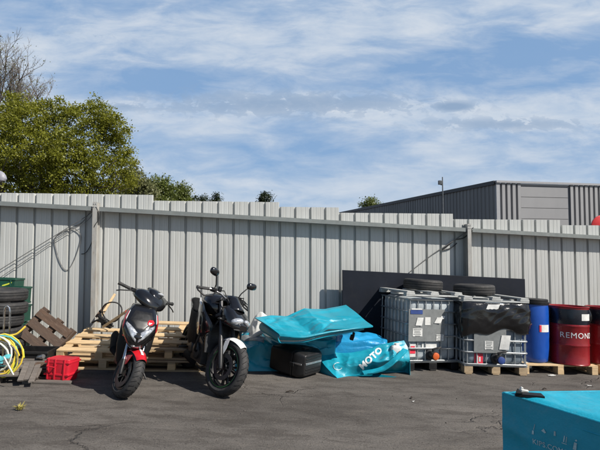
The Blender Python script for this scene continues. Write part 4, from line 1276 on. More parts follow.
GT = 'caged liquid tanks on pallets'
def first_tank():
    w, d, h = .88, .97, 1.10; th = R(14)
    fl = G(406.3, 371.3); c = fl + Vector((math.cos(th), math.sin(th), 0)) * w / 2 + Vector((-math.sin(th), math.cos(th), 0)) * d / 2
    Mx = on_ground(c.x, c.y, th)
    root = tank('caged_tank', 'caged liquid tank with a big grey plate and torn white labels beside the turquoise tarpaulin', Mx, w, d, h, M['bottle'], GT)
    tank_feet(root, w, d, M['black'])
    y = -d / 2 - .014
    def X(px): return (px - 433) / 53 * w
    def Z(py): return (371.3 - py) / 77.5 * 1.13
    plate(root, 'info_plate', X(407.5), X(443.5), Z(341.5), Z(309), y, M['plate'])
    yy = y - .005
    plate(root, 'label', X(409), X(421), Z(314), Z(310), yy, M['navy'], .002)
    plate(root, 'label', X(410), X(420.5), Z(309.6), Z(308.3), yy, M['paper'], .002)
    plate(root, 'label', X(415), X(421), Z(325.5), Z(317.5), yy - .003, M['paper'], .002, .01, .03)
    plate(root, 'label', X(423.5), X(429), Z(325), Z(317), yy, M['paper'], .002, .0)
    plate(root, 'label', X(434), X(440), Z(323), Z(317), yy - .004, M['paper'], .002, .012, .05)
    plate(root, 'label', X(439), X(443), Z(318.5), Z(315.5), yy - .004, M['paper'], .002, .012, .03)
    plate(root, 'label', X(411.5), X(421), Z(336.5), Z(328.5), yy, M['paper'], .002)
    plate(root, 'label', X(435), X(442.3), Z(341), Z(334.5), yy, M['paper'], .002)
    label_lines(root, X(411.5), X(421), Z(336.5), Z(328.5), yy - .0012, M['plate'], 5, 1)
    label_lines(root, X(435), X(442.3), Z(341), Z(334.5), yy - .0012, M['plate'], 4, 2)
    plate(root, 'label', X(409), X(416), Z(357.5), Z(344), y + .035, M['paper'], .002)
    plate(root, 'red_label', X(410), X(415.5), Z(354), Z(350), y + .030, M['redlabel'], .002)
    plate(root, 'red_label', X(411), X(415), Z(348.5), Z(346.5), y + .030, M['redlabel'], .002)
    plate(root, 'label', X(422), X(437), Z(350), Z(343.5), y + .035, M['paper'], .002)
    valve(root, -d / 2 + .02, X(430.5), M['orange'])
    tp = Mx @ T(0, 0, h + .0)
    lid_frame('grey lid pallet on the tank with the grey plate, a tyre on top of it', tp @ T(-.02, -.045, 0), w + .06, d + .02, 'grey lid pallets on the tanks')
    t = tyre_mb(.315, .19, .17, tread=False).build('tyre', M['rubber'], None, smooth=40)
    t.matrix_world = tp @ T(.10, .04, .075 + .083) @ Matrix.Rotation(R(2), 4, 'Y')
    tag(t, 'flat black tyre lying on the lid pallet of the tank nearest the tarpaulins', 'tyre', 'tyres on the tank lids')
    return t
T1 = first_tank()

def second_tank():
    w, d, h = .965, .95, 1.06; th = R(3)
    fl = G(464, 374.2); c = fl + Vector((math.cos(th), math.sin(th), 0)) * w / 2 + Vector((-math.sin(th), math.cos(th), 0)) * d / 2
    Mx = on_ground(c.x, c.y, th)
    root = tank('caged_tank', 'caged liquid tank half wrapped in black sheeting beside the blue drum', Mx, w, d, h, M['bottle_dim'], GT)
    tank_feet(root, w, d, M['wood_mid'])
    y = -d / 2 - .014
    def X(px): return (px - 495.5) / 63.5 * w
    def Z(py): return (374.2 - py) / 82 * 1.13
    plate(root, 'info_plate', X(473), X(505), Z(351), Z(322), y, M['plate'])
    plate(root, 'label', X(483.5), X(492), Z(347.5), Z(338.5), y - .005, M['paper'], .002)
    plate(root, 'label', X(499), X(508), Z(347), Z(332), y - .008, M['paper'], .002, .02, .04)
    label_lines(root, X(483.5), X(492), Z(347.5), Z(338.5), y - .0062, M['plate'], 5, 3)
    plate(root, 'red_label', X(474.5), X(483), Z(364), Z(352.5), y + .035, M['redlabel'], .002)
    plate(root, 'label', X(476), X(478), Z(363), Z(354), y + .031, M['paper'], .002)
    plate(root, 'label', X(479), X(480.5), Z(361), Z(356), y + .031, M['paper'], .002)
    valve(root, -d / 2 + .02, X(496), M['navy'])
    # black sheeting over the upper half
    mb = MB(); nu, nv = 130, 44; vs = []
    for side in (0, 1):
        for j in range(nv + 1):
            v = j / nv
            for i in range(nu + 1):
                u = i / nu
                s = -1.55 + 3.1 * u            # runs round left side, front, right side
                if s < -.5: bx, by, nx_, ny_ = -w / 2, -d / 2 - (s + .5) * .55, -1, 0
                elif s > .5: bx, by, nx_, ny_ = w / 2, -d / 2 + (s - .5) * .55, 1, 0
                else: bx, by, nx_, ny_ = s * w, -d / 2, 0, -1
                low = .60 + .05 * math.sin(s * 5 + 1) + .03 * math.sin(s * 13) + (.05 if s > .1 else 0) * (s - .1)
                z = (h - .012) + (low - (h - .012)) * v
                q = Vector((s * 2.4 + v * .9, v * .9 - s * .5, 2.2))
                b = .020 + .034 * math.sin(PI * min(1, v * 1.05)) ** .7 * (1 + .5 * noise.noise(q)) + (1 - abs(noise.noise(Vector((s * 2.2 - v * 2.0, v * .8 + s * .8, 2)))) * 2.8) * .012 * math.sin(PI * v * .8 + .4) + (1 - abs(noise.noise(Vector((s * 6 + v * 4.5, v * 1.2 - s * 1.5, 6)))) * 2.6) * .005
                b -= side * .004
                corner = 1 - min(1, abs(abs(s) - .5) / .08); b -= corner * .01
                vs.append((bx + nx_ * b, by + ny_ * b, z))
    n = (nu + 1) * (nv + 1); W = nu + 1; fs = []
    for j in range(nv):
        for i in range(nu):
            a = j * W + i; fs += [(a, a + W, a + W + 1, a + 1), (n + a, n + a + 1, n + a + W + 1, n + a + W)]
    for i in range(nu): fs += [(nv * W + i, n + nv * W + i, n + nv * W + i + 1, nv * W + i + 1), (i, i + 1, n + i + 1, n + i)]
    mb.add(vs, fs)
    sh = mb.build('sheeting', M['bag'], None, smooth=60)
    sh.matrix_world = Mx
    tag(sh, 'glossy black plastic sheeting wrapped round the top half of the second tank', 'sheeting')
    fn = hit_fn(sh, .004)
    mb = MB(); vs = []
    for j in range(5):
        for i in range(7):
            u, v = i / 6, j / 4
            vs.append(fn(488 + 12 * u - 2 * v, 304.5 + 4.5 * v + (1 if (i + j) % 2 else 0) * .5 * v))
    mb.add(vs, [(j * 7 + i, j * 7 + i + 1, (j + 1) * 7 + i + 1, (j + 1) * 7 + i) for j in range(4) for i in range(6)])
    mb.build('white_label', M['paper'], sh, rec=False)
    tp = Mx @ T(0, 0, h)
    lid_frame('grey lid pallet on the sheeted tank, a tyre on top of it', tp, w + .04, d + .02, 'grey lid pallets on the tanks')
    t = T1.copy(); COL.objects.link(t)
    t.matrix_world = tp @ T(-.14, -.02, .075 + .083) @ Matrix.Rotation(R(-1.5), 4, 'Y') @ Matrix.Rotation(1, 4, 'Z')
    tag(t, 'flat black tyre lying on the lid pallet of the sheeted tank', 'tyre', 'tyres on the tank lids')
second_tank()

# ------------------------------------------------------------------ drums
def cyl_map(r, zc, a_c, Mrot=None):
    def fn(x, y):
        a = a_c + x / r
        return Vector((r * math.cos(a), r * math.sin(a), zc + y))
    return fn

def arc_plate(root, name, r, a0, a1, z0, z1, m, t=.002, nz=1, n=10):
    mb = MB(); vs = []
    for k in range(n + 1):
        a = a0 + (a1 - a0) * k / n
        for rr in (r, r + t):
            for z in (z0, z1): vs.append((rr * math.cos(a), rr * math.sin(a), z))
    fs = []
    for k in range(n):
        b = 4 * k
        fs += [(b + 2, b + 6, b + 7, b + 3), (b, b + 1, b + 5, b + 4), (b + 1, b + 3, b + 7, b + 5), (b, b + 4, b + 6, b + 2)]
    fs += [(0, 2, 3, 1), (4 * n, 4 * n + 1, 4 * n + 3, 4 * n + 2)]
    mb.add(vs, fs); return mb.build(name, m, root, smooth=30)

def drums():
    # pallets under the drums
    x, y = gpt(565, 374.8); ya = R(6)
    pallet('drum_pallet', 'pale wooden pallet under the blue drum and the lettered red drum', on_ground(x - .10, y + .40, ya), 1.22, .8, 'wood_new', 'pallets under the drums', seed=11, skid=True)
    pallet('drum_pallet', 'wooden pallet under the second red drum at the right edge', on_ground(x + 1.17, y + .54, ya), 1.2, .8, 'wood_new', 'pallets under the drums', seed=12, skid=True)
    top = .148
    # blue drum
    c = P(536, 366, 7.10)
    root = thing('blue_drum', 'blue plastic drum with black lid ring and a white label between tank and red drums', 'drum', on_ground(c.x + .0, c.y + .12, R(-100), top))
    r, h = .245, .965
    prof = [(0, .0), (r * .86, .0), (r * .93, .02), (r * .955, .08), (r, .22), (r * 1.015, .45), (r, .70), (r * .96, .84), (r * .93, .88), (r * .93, .92), (r * .90, .93), (0, .93)]
    mb = MB(); mb.lathe(prof, 48); mb.build('shell', M['blue'], root, smooth=50)
    mb = MB(); mb.lathe([(r * .90, .885), (r * 1.0, .885), (r * 1.01, .90), (r * 1.01, .92), (r * .96, .925), (r * .96, .955), (r * .92, .965), (0, .96), (0, .95), (r * .9, .93)], 48); mb.build('lid_ring', M['black'], root, smooth=40)
    arc_plate(root, 'label', r * 1.018, R(8), R(50), .47, .58, M['paper'])
    arc_plate(root, 'red_label', r * 1.028, R(8), R(15), .475, .575, M['redlabel'])
    # red drums
    def red(label, px, Y, lettered, yaw=0):
        c = P(px, 366, Y)
        root = thing('red_drum', label, 'drum', on_ground(c.x, c.y + .05, R(-90) + yaw, top), 'red steel drums')
        r, h = .285, .875
        prof = [(0, .012), (r * .96, .012), (r * 1.02, .0), (r * 1.025, .012), (r, .022), (r, .27), (r * 1.012, .28), (r * 1.03, .295), (r * 1.012, .31), (r, .32), (r, .56), (r * 1.012, .57), (r * 1.03, .585), (r * 1.012, .60), (r, .61)]
        mb = MB(); mb.lathe(prof, 56); mb.build('shell', M['red_drum'], root, smooth=40)
        mb = MB(); mb.lathe([(r, .61), (r * 1.004, .612), (r * 1.006, .72), (r * 1.003, .835), (r, .84)], 56); mb.build('black_band', M['band'], root, smooth=40)
        mb = MB(); mb.lathe([(r, .838), (r * 1.0, .86), (r * 1.03, .863), (r * 1.035, .874), (r * 1.0, .880), (r * .965, .872), (r * .96, .855), (0, .852)], 56); mb.build('lid_rim', M['red_drum'], root, smooth=40)
        mb = MB(); mb.lathe([(0, .862), (.032, .862), (.034, .853), (.036, .85)], 16, T(.16, .05, 0)); mb.build('bung', M['band'], root)
        arc_plate(root, 'label', r * 1.012, R(8), R(46), .675, .775, M['paper'])
        # crumpled film sticking out at the right of the band
        mb = MB(); pts = []
        rings = []
        for k in range(9):
            z = .60 + .25 * k / 8; s = math.sin(PI * k / 8)
            a = R(78); cx, cy = r * math.cos(a), r * math.sin(a)
            rings.append([(cx + (.018 + .035 * s) * math.cos(t + 0) * (1 + .3 * noise.noise(Vector((k * .8, t, 2)))), cy + (.012 + .05 * s) * math.sin(t), z) for t in [2 * PI * q / 12 for q in range(12)]])
        mb.loft(rings); mb.build('film_bunch', M['bag'], root, smooth=60)
        if lettered:
            text_mesh('REMONDIS', .118, cyl_map(r + .003, .445, R(10)), M['print_white'], 'lettering', root, 1.14, .0)
    red('red steel drum with white REMONDIS lettering and a black upper band', 570.5, 7.12, True)
    red('red steel drum cut off by the right edge of the photo', 609, 7.24, False, R(40))
drums()

def rag():
    c = G(527.5, 372.5)
    root = thing('rag_bundle', 'crumpled black and white cloth bundle on the ground between tank and blue drum', 'cloth', T(c.x, c.y + .12, c.z))
    for (name, m, cx, cz, r, sd) in (('white_cloth', M['rag_w'], .02, .085, .085, 1), ('black_cloth', M['rag_b'], -.03, .05, .09, 2), ('black_cloth', M['rag_b'], .05, .03, .07, 5)):
        mb = MB(); mb.ell((cx, 0, cz), (r, r * .8, r * .85), 18)
        mb.v = [p + (p - Vector((cx, 0, cz))) * (1 - abs(noise.noise(p * 16 + Vector((sd, 0, 0)))) * 2.4) * .5 for p in mb.v]
        mb.build(name, m, root, smooth=70)
rag()

# ------------------------------------------------------------------ foreground covered box
def fg_box():
    A = P(503.5, 391, 2.8); zt = A.z
    e1 = Vector((.525, -.85, 0)).normalized(); e2 = Vector((1, .04, 0)).normalized()
    L1_, L2_ = 1.5, 1.7
    root = thing('covered_box', 'big turquoise covered box in the near right corner, its left face in shade', 'box', T(A.x, A.y, gz(A.x, A.y)))
    o = Vector((A.x, A.y, gz(A.x, A.y))); H = zt - o.z
    nu, nv = 110, 110
    # top sheet with a soft sag and rolled edge
    mb = MB(); vs = []
    for j in range(nv + 1):
        for i in range(nu + 1):
            u, v = i / nu, j / nv
            p = e1 * (L1_ * u) + e2 * (L2_ * v)
            e = min(v, 1 - v) / .03; k = min(1, e); eu = min(1, min(u, 1 - u) / .03)
            z = H - .012 * (1 - k) ** 2 - .012 * (1 - eu) ** 2 - .03 * math.sin(PI * u) * math.sin(PI * v) + noise.noise(Vector((p.x * 3, p.y * 3, 1))) * .006
            z += (1 - abs(noise.noise(Vector((p.x * 1.6 + p.y * 2.2, p.y * 2.7 - p.x, 5)))) * 2.6) * .010 * k + (1 - abs(noise.noise(Vector((p.x * 5 + p.y * 3, p.y * 6, 9)))) * 2.6) * .003 * k
            vs.append((p.x, p.y, z))
    W = nu + 1
    mb.add(vs, [(j * W + i, j * W + i + 1, (j + 1) * W + i + 1, (j + 1) * W + i) for j in range(nv) for i in range(nu)])
    mb.build('top_cover', M['teal_fg'], root, smooth=60, rec=False)
    # skirt round four sides
    mb = MB(); loop = []
    n = 90
    for k in range(n): loop.append((e1 * (L1_ * k / n), Vector((e1.y, -e1.x, 0)) * (1)))
    for k in range(n): loop.append((e1 * L1_ + e2 * (L2_ * k / n), Vector((e2.y, -e2.x, 0))))
    for k in range(n): loop.append((e1 * (L1_ * (1 - k / n)) + e2 * L2_, Vector((-e1.y, e1.x, 0))))
    for k in range(n): loop.append((e2 * (L2_ * (1 - k / n)), Vector((-e2.y, e2.x, 0))))
    cen = (e1 * L1_ + e2 * L2_) / 2
    nz = 50; vs = []
    for (p, nn) in loop:
        if nn.dot(p - cen) < 0: nn = -nn
        for q in range(nz + 1):
            t = q / nz; z = (H - .010) * (1 - t) + .01 * t
            tt = p.x * .6 - p.y; b = .006 + noise.noise(Vector((tt * 3, z * 1.5, 8))) * .012 + ((1 - abs(noise.noise(Vector((tt * 3.2 + z * 2.4, z * 2.2 - tt, 3)))) * 2.6) * .012 + (1 - abs(noise.noise(Vector((tt * 7 - z * 5, z * 5 + tt * 2, 13)))) * 2.6) * .005) * min(1, t * 5 + .15)
            vs.append(p + nn * b + Vector((0, 0, z)))
    m_ = len(loop); fs = []
    for k in range(m_):
        l = (k + 1) % m_
        for q in range(nz): fs.append((k * (nz + 1) + q, k * (nz + 1) + q + 1, l * (nz + 1) + q + 1, l * (nz + 1) + q))
    mb.add(vs, fs); sk = mb.build('skirt', M['teal_fg'], root, smooth=60)
    # piping along the top edges and up the near corner
    mb = MB(); pts = [p + Vector((0, 0, H - .012)) for (p, _) in loop]
    mb.tube(pts, .008, 8, True); mb.tube([Vector((0, 0, H - .01)), Vector((0, 0, .02))], .010, 8)
    mb.build('piping', M['teal_fg'], root)
    mb = MB(); mb.tube([p * 1.0 + (p - cen).normalized() * .006 + Vector((0, 0, H - .075)) for (p, _) in loop[::3]], .0045, 6, True); mb.build('hem', M['teal_fg'], root)
    bpy.context.view_layer.update()
    fn = hit_fn(sk, .003)
    p0, p1 = Vector((529, 440)), Vector((566, 452.5)); ax = (p1 - p0).normalized(); up = Vector((-.06, -1)).normalized(); mid = Vector((551, 447.3))
    def mp(x, y):
        q = mid + ax * x + up * y; return fn(q.x, q.y)
    text_mesh('KIPS.COMO', 7.2, mp, M['print_pale'], 'lettering', sk, 1.05, .08)
    def pat(poly):
        mb = MB(); vs = [fn(*q) for q in poly]; mb.add(vs, [tuple(range(len(vs)))]); mb.build('handling_mark', M['print_pale'], sk, smooth=0)
    # faded handling marks above the lettering
    pat([(532, 434), (534, 434.5), (534, 430.5), (532.5, 430)]); pat([(533.5, 429.5), (534.3, 429.7), (535.3, 424), (534.8, 424)])
    pat([(541.5, 430.5), (544, 428.6), (546.5, 432.5), (545, 433.2)]); pat([(554, 435.4), (556, 436), (556, 431.6), (554.3, 431)])
    pat([(562, 443), (567, 444.6), (567, 443.8), (562, 442.2)]); pat([(563.3, 441.6), (564.4, 442), (565.3, 436), (564.4, 435.5)]); pat([(565.7, 442.3), (566.6, 442.6), (567.2, 437), (566.4, 436.8)])
    pat([(573, 449), (576.5, 450.2), (577, 443), (574.4, 442)]); pat([(575, 440.2), (576.2, 441.5), (577.6, 440.8), (576.4, 439.2)])
    # black flap and clip on the corner of the top
    def tp(px, py, dz): 
        d = ray(px, py); zz = zt + dz; t = (zz - CAMZ) / d.z; return CAM + d * t
    r2 = thing('strap_buckle', 'black strap flap with a small pale clip on the corner of the turquoise box', 'buckle')
    mb = MB()
    a, b, c_, d_ = tp(515, 393.5, .016), tp(545, 396.5, .016), tp(541, 393, .016), tp(520, 391.5, .016)
    vs = [a, b, c_, d_] + [p - Vector((0, 0, .018)) for p in (a, b, c_, d_)]
    mb.add(vs, [(0, 1, 2, 3), (7, 6, 5, 4), (0, 4, 5, 1), (1, 5, 6, 2), (2, 6, 7, 3), (3, 7, 4, 0)])
    e0 = tp(516, 393, .03); mb.add([e0, e0 + Vector((.05, .02, -.01)), e0 + Vector((.02, .01, .022)), e0 + Vector((.0, .02, -.02)), e0 + Vector((.05, .04, -.03)), e0 + Vector((.022, .03, .018))], [(0, 1, 2), (5, 4, 3), (0, 3, 4, 1), (1, 4, 5, 2), (2, 5, 3, 0)])
    mb.build('flap', M['black'], r2, smooth=0, bevel=.002)
    mb = MB(); q = tp(524, 392, .02); mb.box(q + Vector((.012, .02, .0)), (.05, .014, .016), rot=(.3, .2, .2)); mb.box(q + Vector((-.006, .02, .012)), (.014, .014, .024), rot=(.1, .5, 0)); mb.build('pale_clip', M['rag_w'], r2, bevel=.003)
fg_box()

# ------------------------------------------------------------------ two-wheelers (local x forward, y left, z up)
def spoked_wheel(root, name, c, Rw, tw, rim_r, X=None, disc=True, tape=None, spokes=5, label=None):
    """tyre + rim + disc; axis along y"""
    X = X or Matrix()
    w = bpy.data.objects.new(name, None); COL.objects.link(w); w.parent = root
    Mw = X @ T(*c) @ RY()
    h = tw / 2; prof = []
    for k in range(13):
        a = -PI / 2 + PI * k / 12
        prof.append((Rw - h * .85 + h * .85 * math.cos(a), h * math.sin(a)))
    prof += [(rim_r + .006, h * .72), (rim_r - .004, h * .6), (rim_r - .004, -h * .6), (rim_r + .006, -h * .72)]
    mb = MB(); mb.lathe(prof, 64, Mw, closed=True)
    ng = 30
    mb2 = MB()
    for k in range(ng):
        a0 = 2 * PI * k / ng
        for s in (-1, 1):
            pts = []
            for q in range(5):
                t = .12 + .68 * q / 4; a = t * 1.25
                rr = Rw - h * .85 + h * .85 * math.cos(a) + .0012
                pts.append((rr * math.cos(a0 + s * .02 + q * .028), rr * math.sin(a0 + s * .02 + q * .028), s * h * math.sin(a)))
            mb2.tube([Mw @ Vector(p) for p in pts], .0028, 4)
    mb.build('tyre', M['rubber'], w, smooth=40); mb2.build('tread_groove', M['black'], w, smooth=40)
    mb = MB(); rw = h * .78
    mb.lathe([(rim_r + .004, -rw), (rim_r + .004, -rw + .01), (rim_r - .02, -rw + .02), (rim_r - .03, 0), (rim_r - .02, rw - .02), (rim_r + .004, rw - .01), (rim_r + .004, rw), (rim_r - .016, rw), (rim_r - .036, .02), (rim_r - .036, -.02), (rim_r - .016, -rw)], 48, Mw, closed=True)
    mb.lathe([(0, -.05), (.035, -.05), (.045, -.02), (.045, .02), (.035, .05), (0, .05)], 20, Mw)
    for k in range(spokes):
        for s in (-.13, .13):
            a = 2 * PI * k / spokes + s; a2 = 2 * PI * k / spokes + s * 1.6
            p = Vector((.035 * math.cos(a), .035 * math.sin(a), 0)); q = Vector(((rim_r - .025) * math.cos(a2), (rim_r - .025) * math.sin(a2), 0))
            mb.bar(Mw @ p, Mw @ q, .022, .028, up=(Mw.to_3x3() @ Vector((0, 0, 1))))
    mb.build('rim', M['satin'], w, smooth=35)
    if tape:
        for s in (-1, 1):
            mb = MB(); mb.lathe([(rim_r + .000, s * (rw + .002)), (rim_r - .007, s * (rw + .002))], 56, Mw, a0=.2, a1=6.2)
            mb.build('rim_tape', tape, w, smooth=0)
    if disc:
        mb = MB()
        for s in ((-1, 1) if disc == 2 else (-1,)):
            z = s * .062
            mb.lathe([(.10, z - .002), (.148, z - .002), (.148, z + .002), (.10, z + .002)], 40, Mw, closed=True)
            for k in range(6):
                a = 2 * PI * k / 6
                mb.bar(Mw @ Vector((.045 * math.cos(a), .045 * math.sin(a), z * .9)), Mw @ Vector((.104 * math.cos(a + .2), .104 * math.sin(a + .2), z)), .012, .006, up=(Mw.to_3x3() @ Vector((0, 0, 1))))
        mb.build('brake_disc', M['engine'], w, smooth=35)
    return w

def fender(c, Rf, a0, a1, hw, X, taper=.55, drop=.03, n=16):
    mb = MB(); rings = []
    for k in range(n + 1):
        t = k / n; a = a0 + (a1 - a0) * t
        ww = hw * (taper + (1 - taper) * math.sin(PI * (.12 + .76 * t)))
        ring = []
        m_ = 7
        for side in (0, 1):
            for q in range(m_):
                s = -1 + 2 * q / (m_ - 1)
                if side: s = -s
                r = Rf - drop * abs(s) ** 2.2 - side * .004
                ring.append(X @ Vector((c[0] + r * math.cos(a), c[1] + ww * s, c[2] + r * math.sin(a))))
        rings.append(ring)
    mb.loft(rings); return mb

def se_ring(x, yc, zc, hw, hh, e=.7, n=20, X=None):
    out = []
    for k in range(n):
        t = 2 * PI * k / n; c, s = math.cos(t), math.sin(t)
        p = Vector((x, yc + hw * math.copysign(abs(c) ** e, c), zc + hh * math.copysign(abs(s) ** e, s)))
        out.append(X @ p if X is not None else p)
    return out

def hz_ring(z, xc, hx, hy, e=.8, n=22, X=None):
    out = []
    for k in range(n):
        t = 2 * PI * k / n; c, s = math.cos(t), math.sin(t)
        p = Vector((xc + hx * math.copysign(abs(c) ** e, c), hy * math.copysign(abs(s) ** e, s), z))
        out.append(X @ p if X is not None else p)
    return out

def steer(hp, rake, delta):
    u = Vector((-math.sin(rake), 0, math.cos(rake)))
    return T(*hp) @ Matrix.Rotation(delta, 4, u) @ T(*(-Vector(hp))), u

def bike_matrix(px, py, yaw, lean):
    g = G(px, py)
    heading = -(PI / 2 - yaw)      # local +x points to the camera and to the photo's right by yaw
    return on_ground(g.x, g.y, heading) @ Matrix.Rotation(-lean, 4, 'X')

def mirror(root, X, pts, head, hd, s):
    grp = bpy.data.objects.new('mirror', None); COL.objects.link(grp); grp.parent = root
    mb = MB(); mb.tube([X @ Vector(p) for p in pts], .008, 8); mb.build('stalk', M['black'], grp)
    c = X @ Vector(head); Rm = X.to_3x3().to_4x4() @ Matrix.Rotation(hd, 4, 'Z') @ Matrix.Rotation(R(8) * s, 4, 'X')
    mb = MB(); rings = []
    for (x, k) in ((.030, .35), (.024, .7), (.010, .95), (-.010, 1.0), (-.014, .97)):
        rings.append([T(*c) @ Rm @ Vector((x, .075 * k * math.copysign(abs(math.cos(t)) ** .75, math.cos(t)), .045 * k * math.copysign(abs(math.sin(t)) ** .75, math.sin(t)))) for t in [2 * PI * q / 20 for q in range(20)]])
    mb.loft(rings); mb.build('housing', M['gloss'], grp, smooth=50)
    mb = MB(); r_ = [T(*c) @ Rm @ Vector((-.0155, .070 * math.copysign(abs(math.cos(t)) ** .75, math.cos(t)), .041 * math.copysign(abs(math.sin(t)) ** .75, math.sin(t)))) for t in [2 * PI * q / 20 for q in range(20)]]
    mb.add(r_, [tuple(range(20))]); mb.build('glass', M['mirror'], grp, smooth=0)

def motorcycle():
    root = thing('motorcycle', 'black naked motorcycle with white front fender and green rim tape parked on its stand', 'motorcycle', bike_matrix(221, 395.5, R(29), R(7)))
    RK = R(25); Xs, u = steer((-.03, 0, .31), RK, R(24)); I = Matrix()
    ax = Vector((0, 0, .31))
    spoked_wheel(root, 'front_wheel', ax, .31, .125, .222, Xs, 2, M['green'])
    spoked_wheel(root, 'rear_wheel', Vector((-1.42, 0, .315)), .315, .18, .222, I, 1, M['green'])
    # fork
    mb = MB()
    for s in (-1, 1):
        b = ax + Vector((.0, s * .10, 0))
        mb.tube([Xs @ (b + u * q) for q in (-.03, .02, .30, .34)], [.022, .03, .03, .027], 12)
    mb.build('fork_lower', M['satin'], root)
    mb = MB()
    for s in (-1, 1):
        b = ax + Vector((.0, s * .10, 0)); mb.tube([Xs @ (b + u * q) for q in (.33, .80)], .0235, 12)
    mb.build('fork_tube', M['engine'], root)
    for q in (.58, .77):
        mb = MB(); c = ax + u * q + Vector((-.02, 0, 0)); mb.box((0, 0, 0), (.09, .27, .035), Xs @ T(*c) @ Matrix.Rotation(-RK, 4, 'Y')); mb.build('fork_clamp', M['satin'], root, bevel=.006)
    for sd in (-1, 1):
        mb = MB(); mb.box((0, 0, 0), (.045, .035, .10), Xs @ T(-.075, sd * .085, .36)); mb.build('brake_caliper', M['satin'], root, bevel=.006)
    # fender
    mb = fender(ax, .332, R(54), R(126), .070, Xs, .5, .035)
    for s in (-1, 1):
        mb.prism([(-.07, .27), (.00, .32), (-.01, .20), (-.045, .09), (-.07, .12)], s * .079 - .003, s * .083 + .003, Xs @ T(0, 0, .31))
    mb.build('front_fender', M['white_paint'], root, smooth=40, bevel=.0015)
    # headlight mask
    mb = MB(); XX = Xs
    mb.loft([se_ring(x, 0, z, hw, hh, .55, 24, XX) for (x, z, hw, hh) in ((-.26, .88, .11, .10), (-.17, .865, .155, .12), (-.06, .835, .160, .10), (.02, .79, .125, .07), (.07, .765, .06, .03))])
    mb.build('headlight_mask', M['gloss'], root, smooth=28, bevel=.004)
    for s in (-1, 1):
        mb = MB(); Ml = XX @ T(.022, s * .078, .822) @ Matrix.Rotation(R(26) * s, 4, 'Z') @ Matrix.Rotation(R(-18) * s, 4, 'X') @ Matrix.Rotation(R(28), 4, 'Y')
        mb.ell((0, 0, 0), (.040, .078, .040), 16, Ml); mb.build('headlight', M['lens'], root, smooth=60)
    mb = MB(); vs = []
    for j in range(7):
        for i in range(9):
            a = -1 + 2 * i / 8; t = j / 6
            vs.append(XX @ Vector((-.03 - .17 * t - .07 * a * a, a * (.115 - .03 * t), .955 + .15 * t - .02 * a * a)))
    mb.add(vs, [(j * 9 + i, j * 9 + i + 1, (j + 1) * 9 + i + 1, (j + 1) * 9 + i) for j in range(6) for i in range(8)])
    o = mb.build('windscreen', M['gloss'], root, smooth=60, rec=False); sd = o.modifiers.new('t', 'SOLIDIFY'); sd.thickness = .004
    mb = MB(); mb.box((0, 0, 0), (.09, .17, .06), XX @ T(-.24, 0, 1.03) @ Matrix.Rotation(R(35), 4, 'Y')); mb.build('instrument_cluster', M['satin'], root, bevel=.015)
    # handlebar
    bar_pts = [(-.45, -.39, 1.075), (-.40, -.25, 1.10), (-.34, -.13, 1.085), (-.325, -.06, 1.05), (-.325, .06, 1.05), (-.34, .13, 1.085), (-.40, .25, 1.10), (-.45, .39, 1.075)]
    mb = MB(); mb.tube([XX @ Vector(p) for p in bar_pts], .0125, 10); mb.build('handlebar', M['alu'], root)
    for s in (-1, 1):
        mb = MB(); mb.tube([XX @ Vector(p) for p in ((-.405, s * .27, 1.097), (-.45, s * .395, 1.074))], .018, 12); mb.tube([XX @ Vector(p) for p in ((-.45, s * .395, 1.074), (-.457, s * .415, 1.071))], .021, 12)
        mb.build('grip', M['rubber'], root)
        mb = MB(); mb.box((0, 0, 0), (.05, .06, .05), XX @ T(-.385, s * .22, 1.10)); mb.tube([XX @ Vector(p) for p in ((-.35, s * .22, 1.10), (-.34, s * .28, 1.095), (-.375, s * .39, 1.07))], [.008, .008, .006], 8)
        mb.build('lever', M['satin'], root, bevel=.004)
        mb = MB(); mb.tube([XX @ Vector(p) for p in ((-.46, s * .41, 1.072), (-.40, s * .43, 1.04), (-.33, s * .38, 1.00), (-.31, s * .28, 1.02), (-.35, s * .20, 1.09))], .010, 8); mb.build('hand_guard', M['satin'], root)
        mb = MB(); mb.tube([XX @ Vector(p) for p in ((-.38, s * .2, 1.10), (-.25, s * .17, 1.12), (-.18, s * .12, 1.02), (-.22, s * .06, .9), (-.28, s * .02, .8))], .006, 6); mb.build('brake_hose', M['black'], root)
        mirror(root, XX, [(-.385, s * .21, 1.11), (-.37, s * .22, 1.17), (-.35, s * .27, 1.25), (-.34, s * .315, 1.285)], (-.335, s * .33, 1.30), R(-8) * s, s)
        mb = MB(); mb.tube([XX @ Vector(p) for p in ((-.14, s * .14, .80), (-.13, s * .19, .80))], .010, 8); mb.ell(XX @ Vector((-.13, s * .205, .80)), (.025, .03, .018), 10); mb.build('turn_signal', M['satin'], root)
    # right fork reservoir-like can
    mb = MB(); mb.tube([XX @ Vector((-.36, -.15, 1.10)), XX @ Vector((-.36, -.15, 1.16))], .026, 14); mb.build('brake_reservoir', M['satin'], root)
    # tank, seat, tail
    mb = MB(); mb.loft([se_ring(x, 0, z, hw, hh, .8, 24) for (x, z, hw, hh) in ((-.38, .91, .09, .07), (-.43, .93, .16, .11), (-.55, .955, .215, .14), (-.70, .95, .21, .14), (-.82, .90, .13, .12), (-.93, .85, .09, .075))])
    mb.build('fuel_tank', M['gloss'], root, smooth=60)
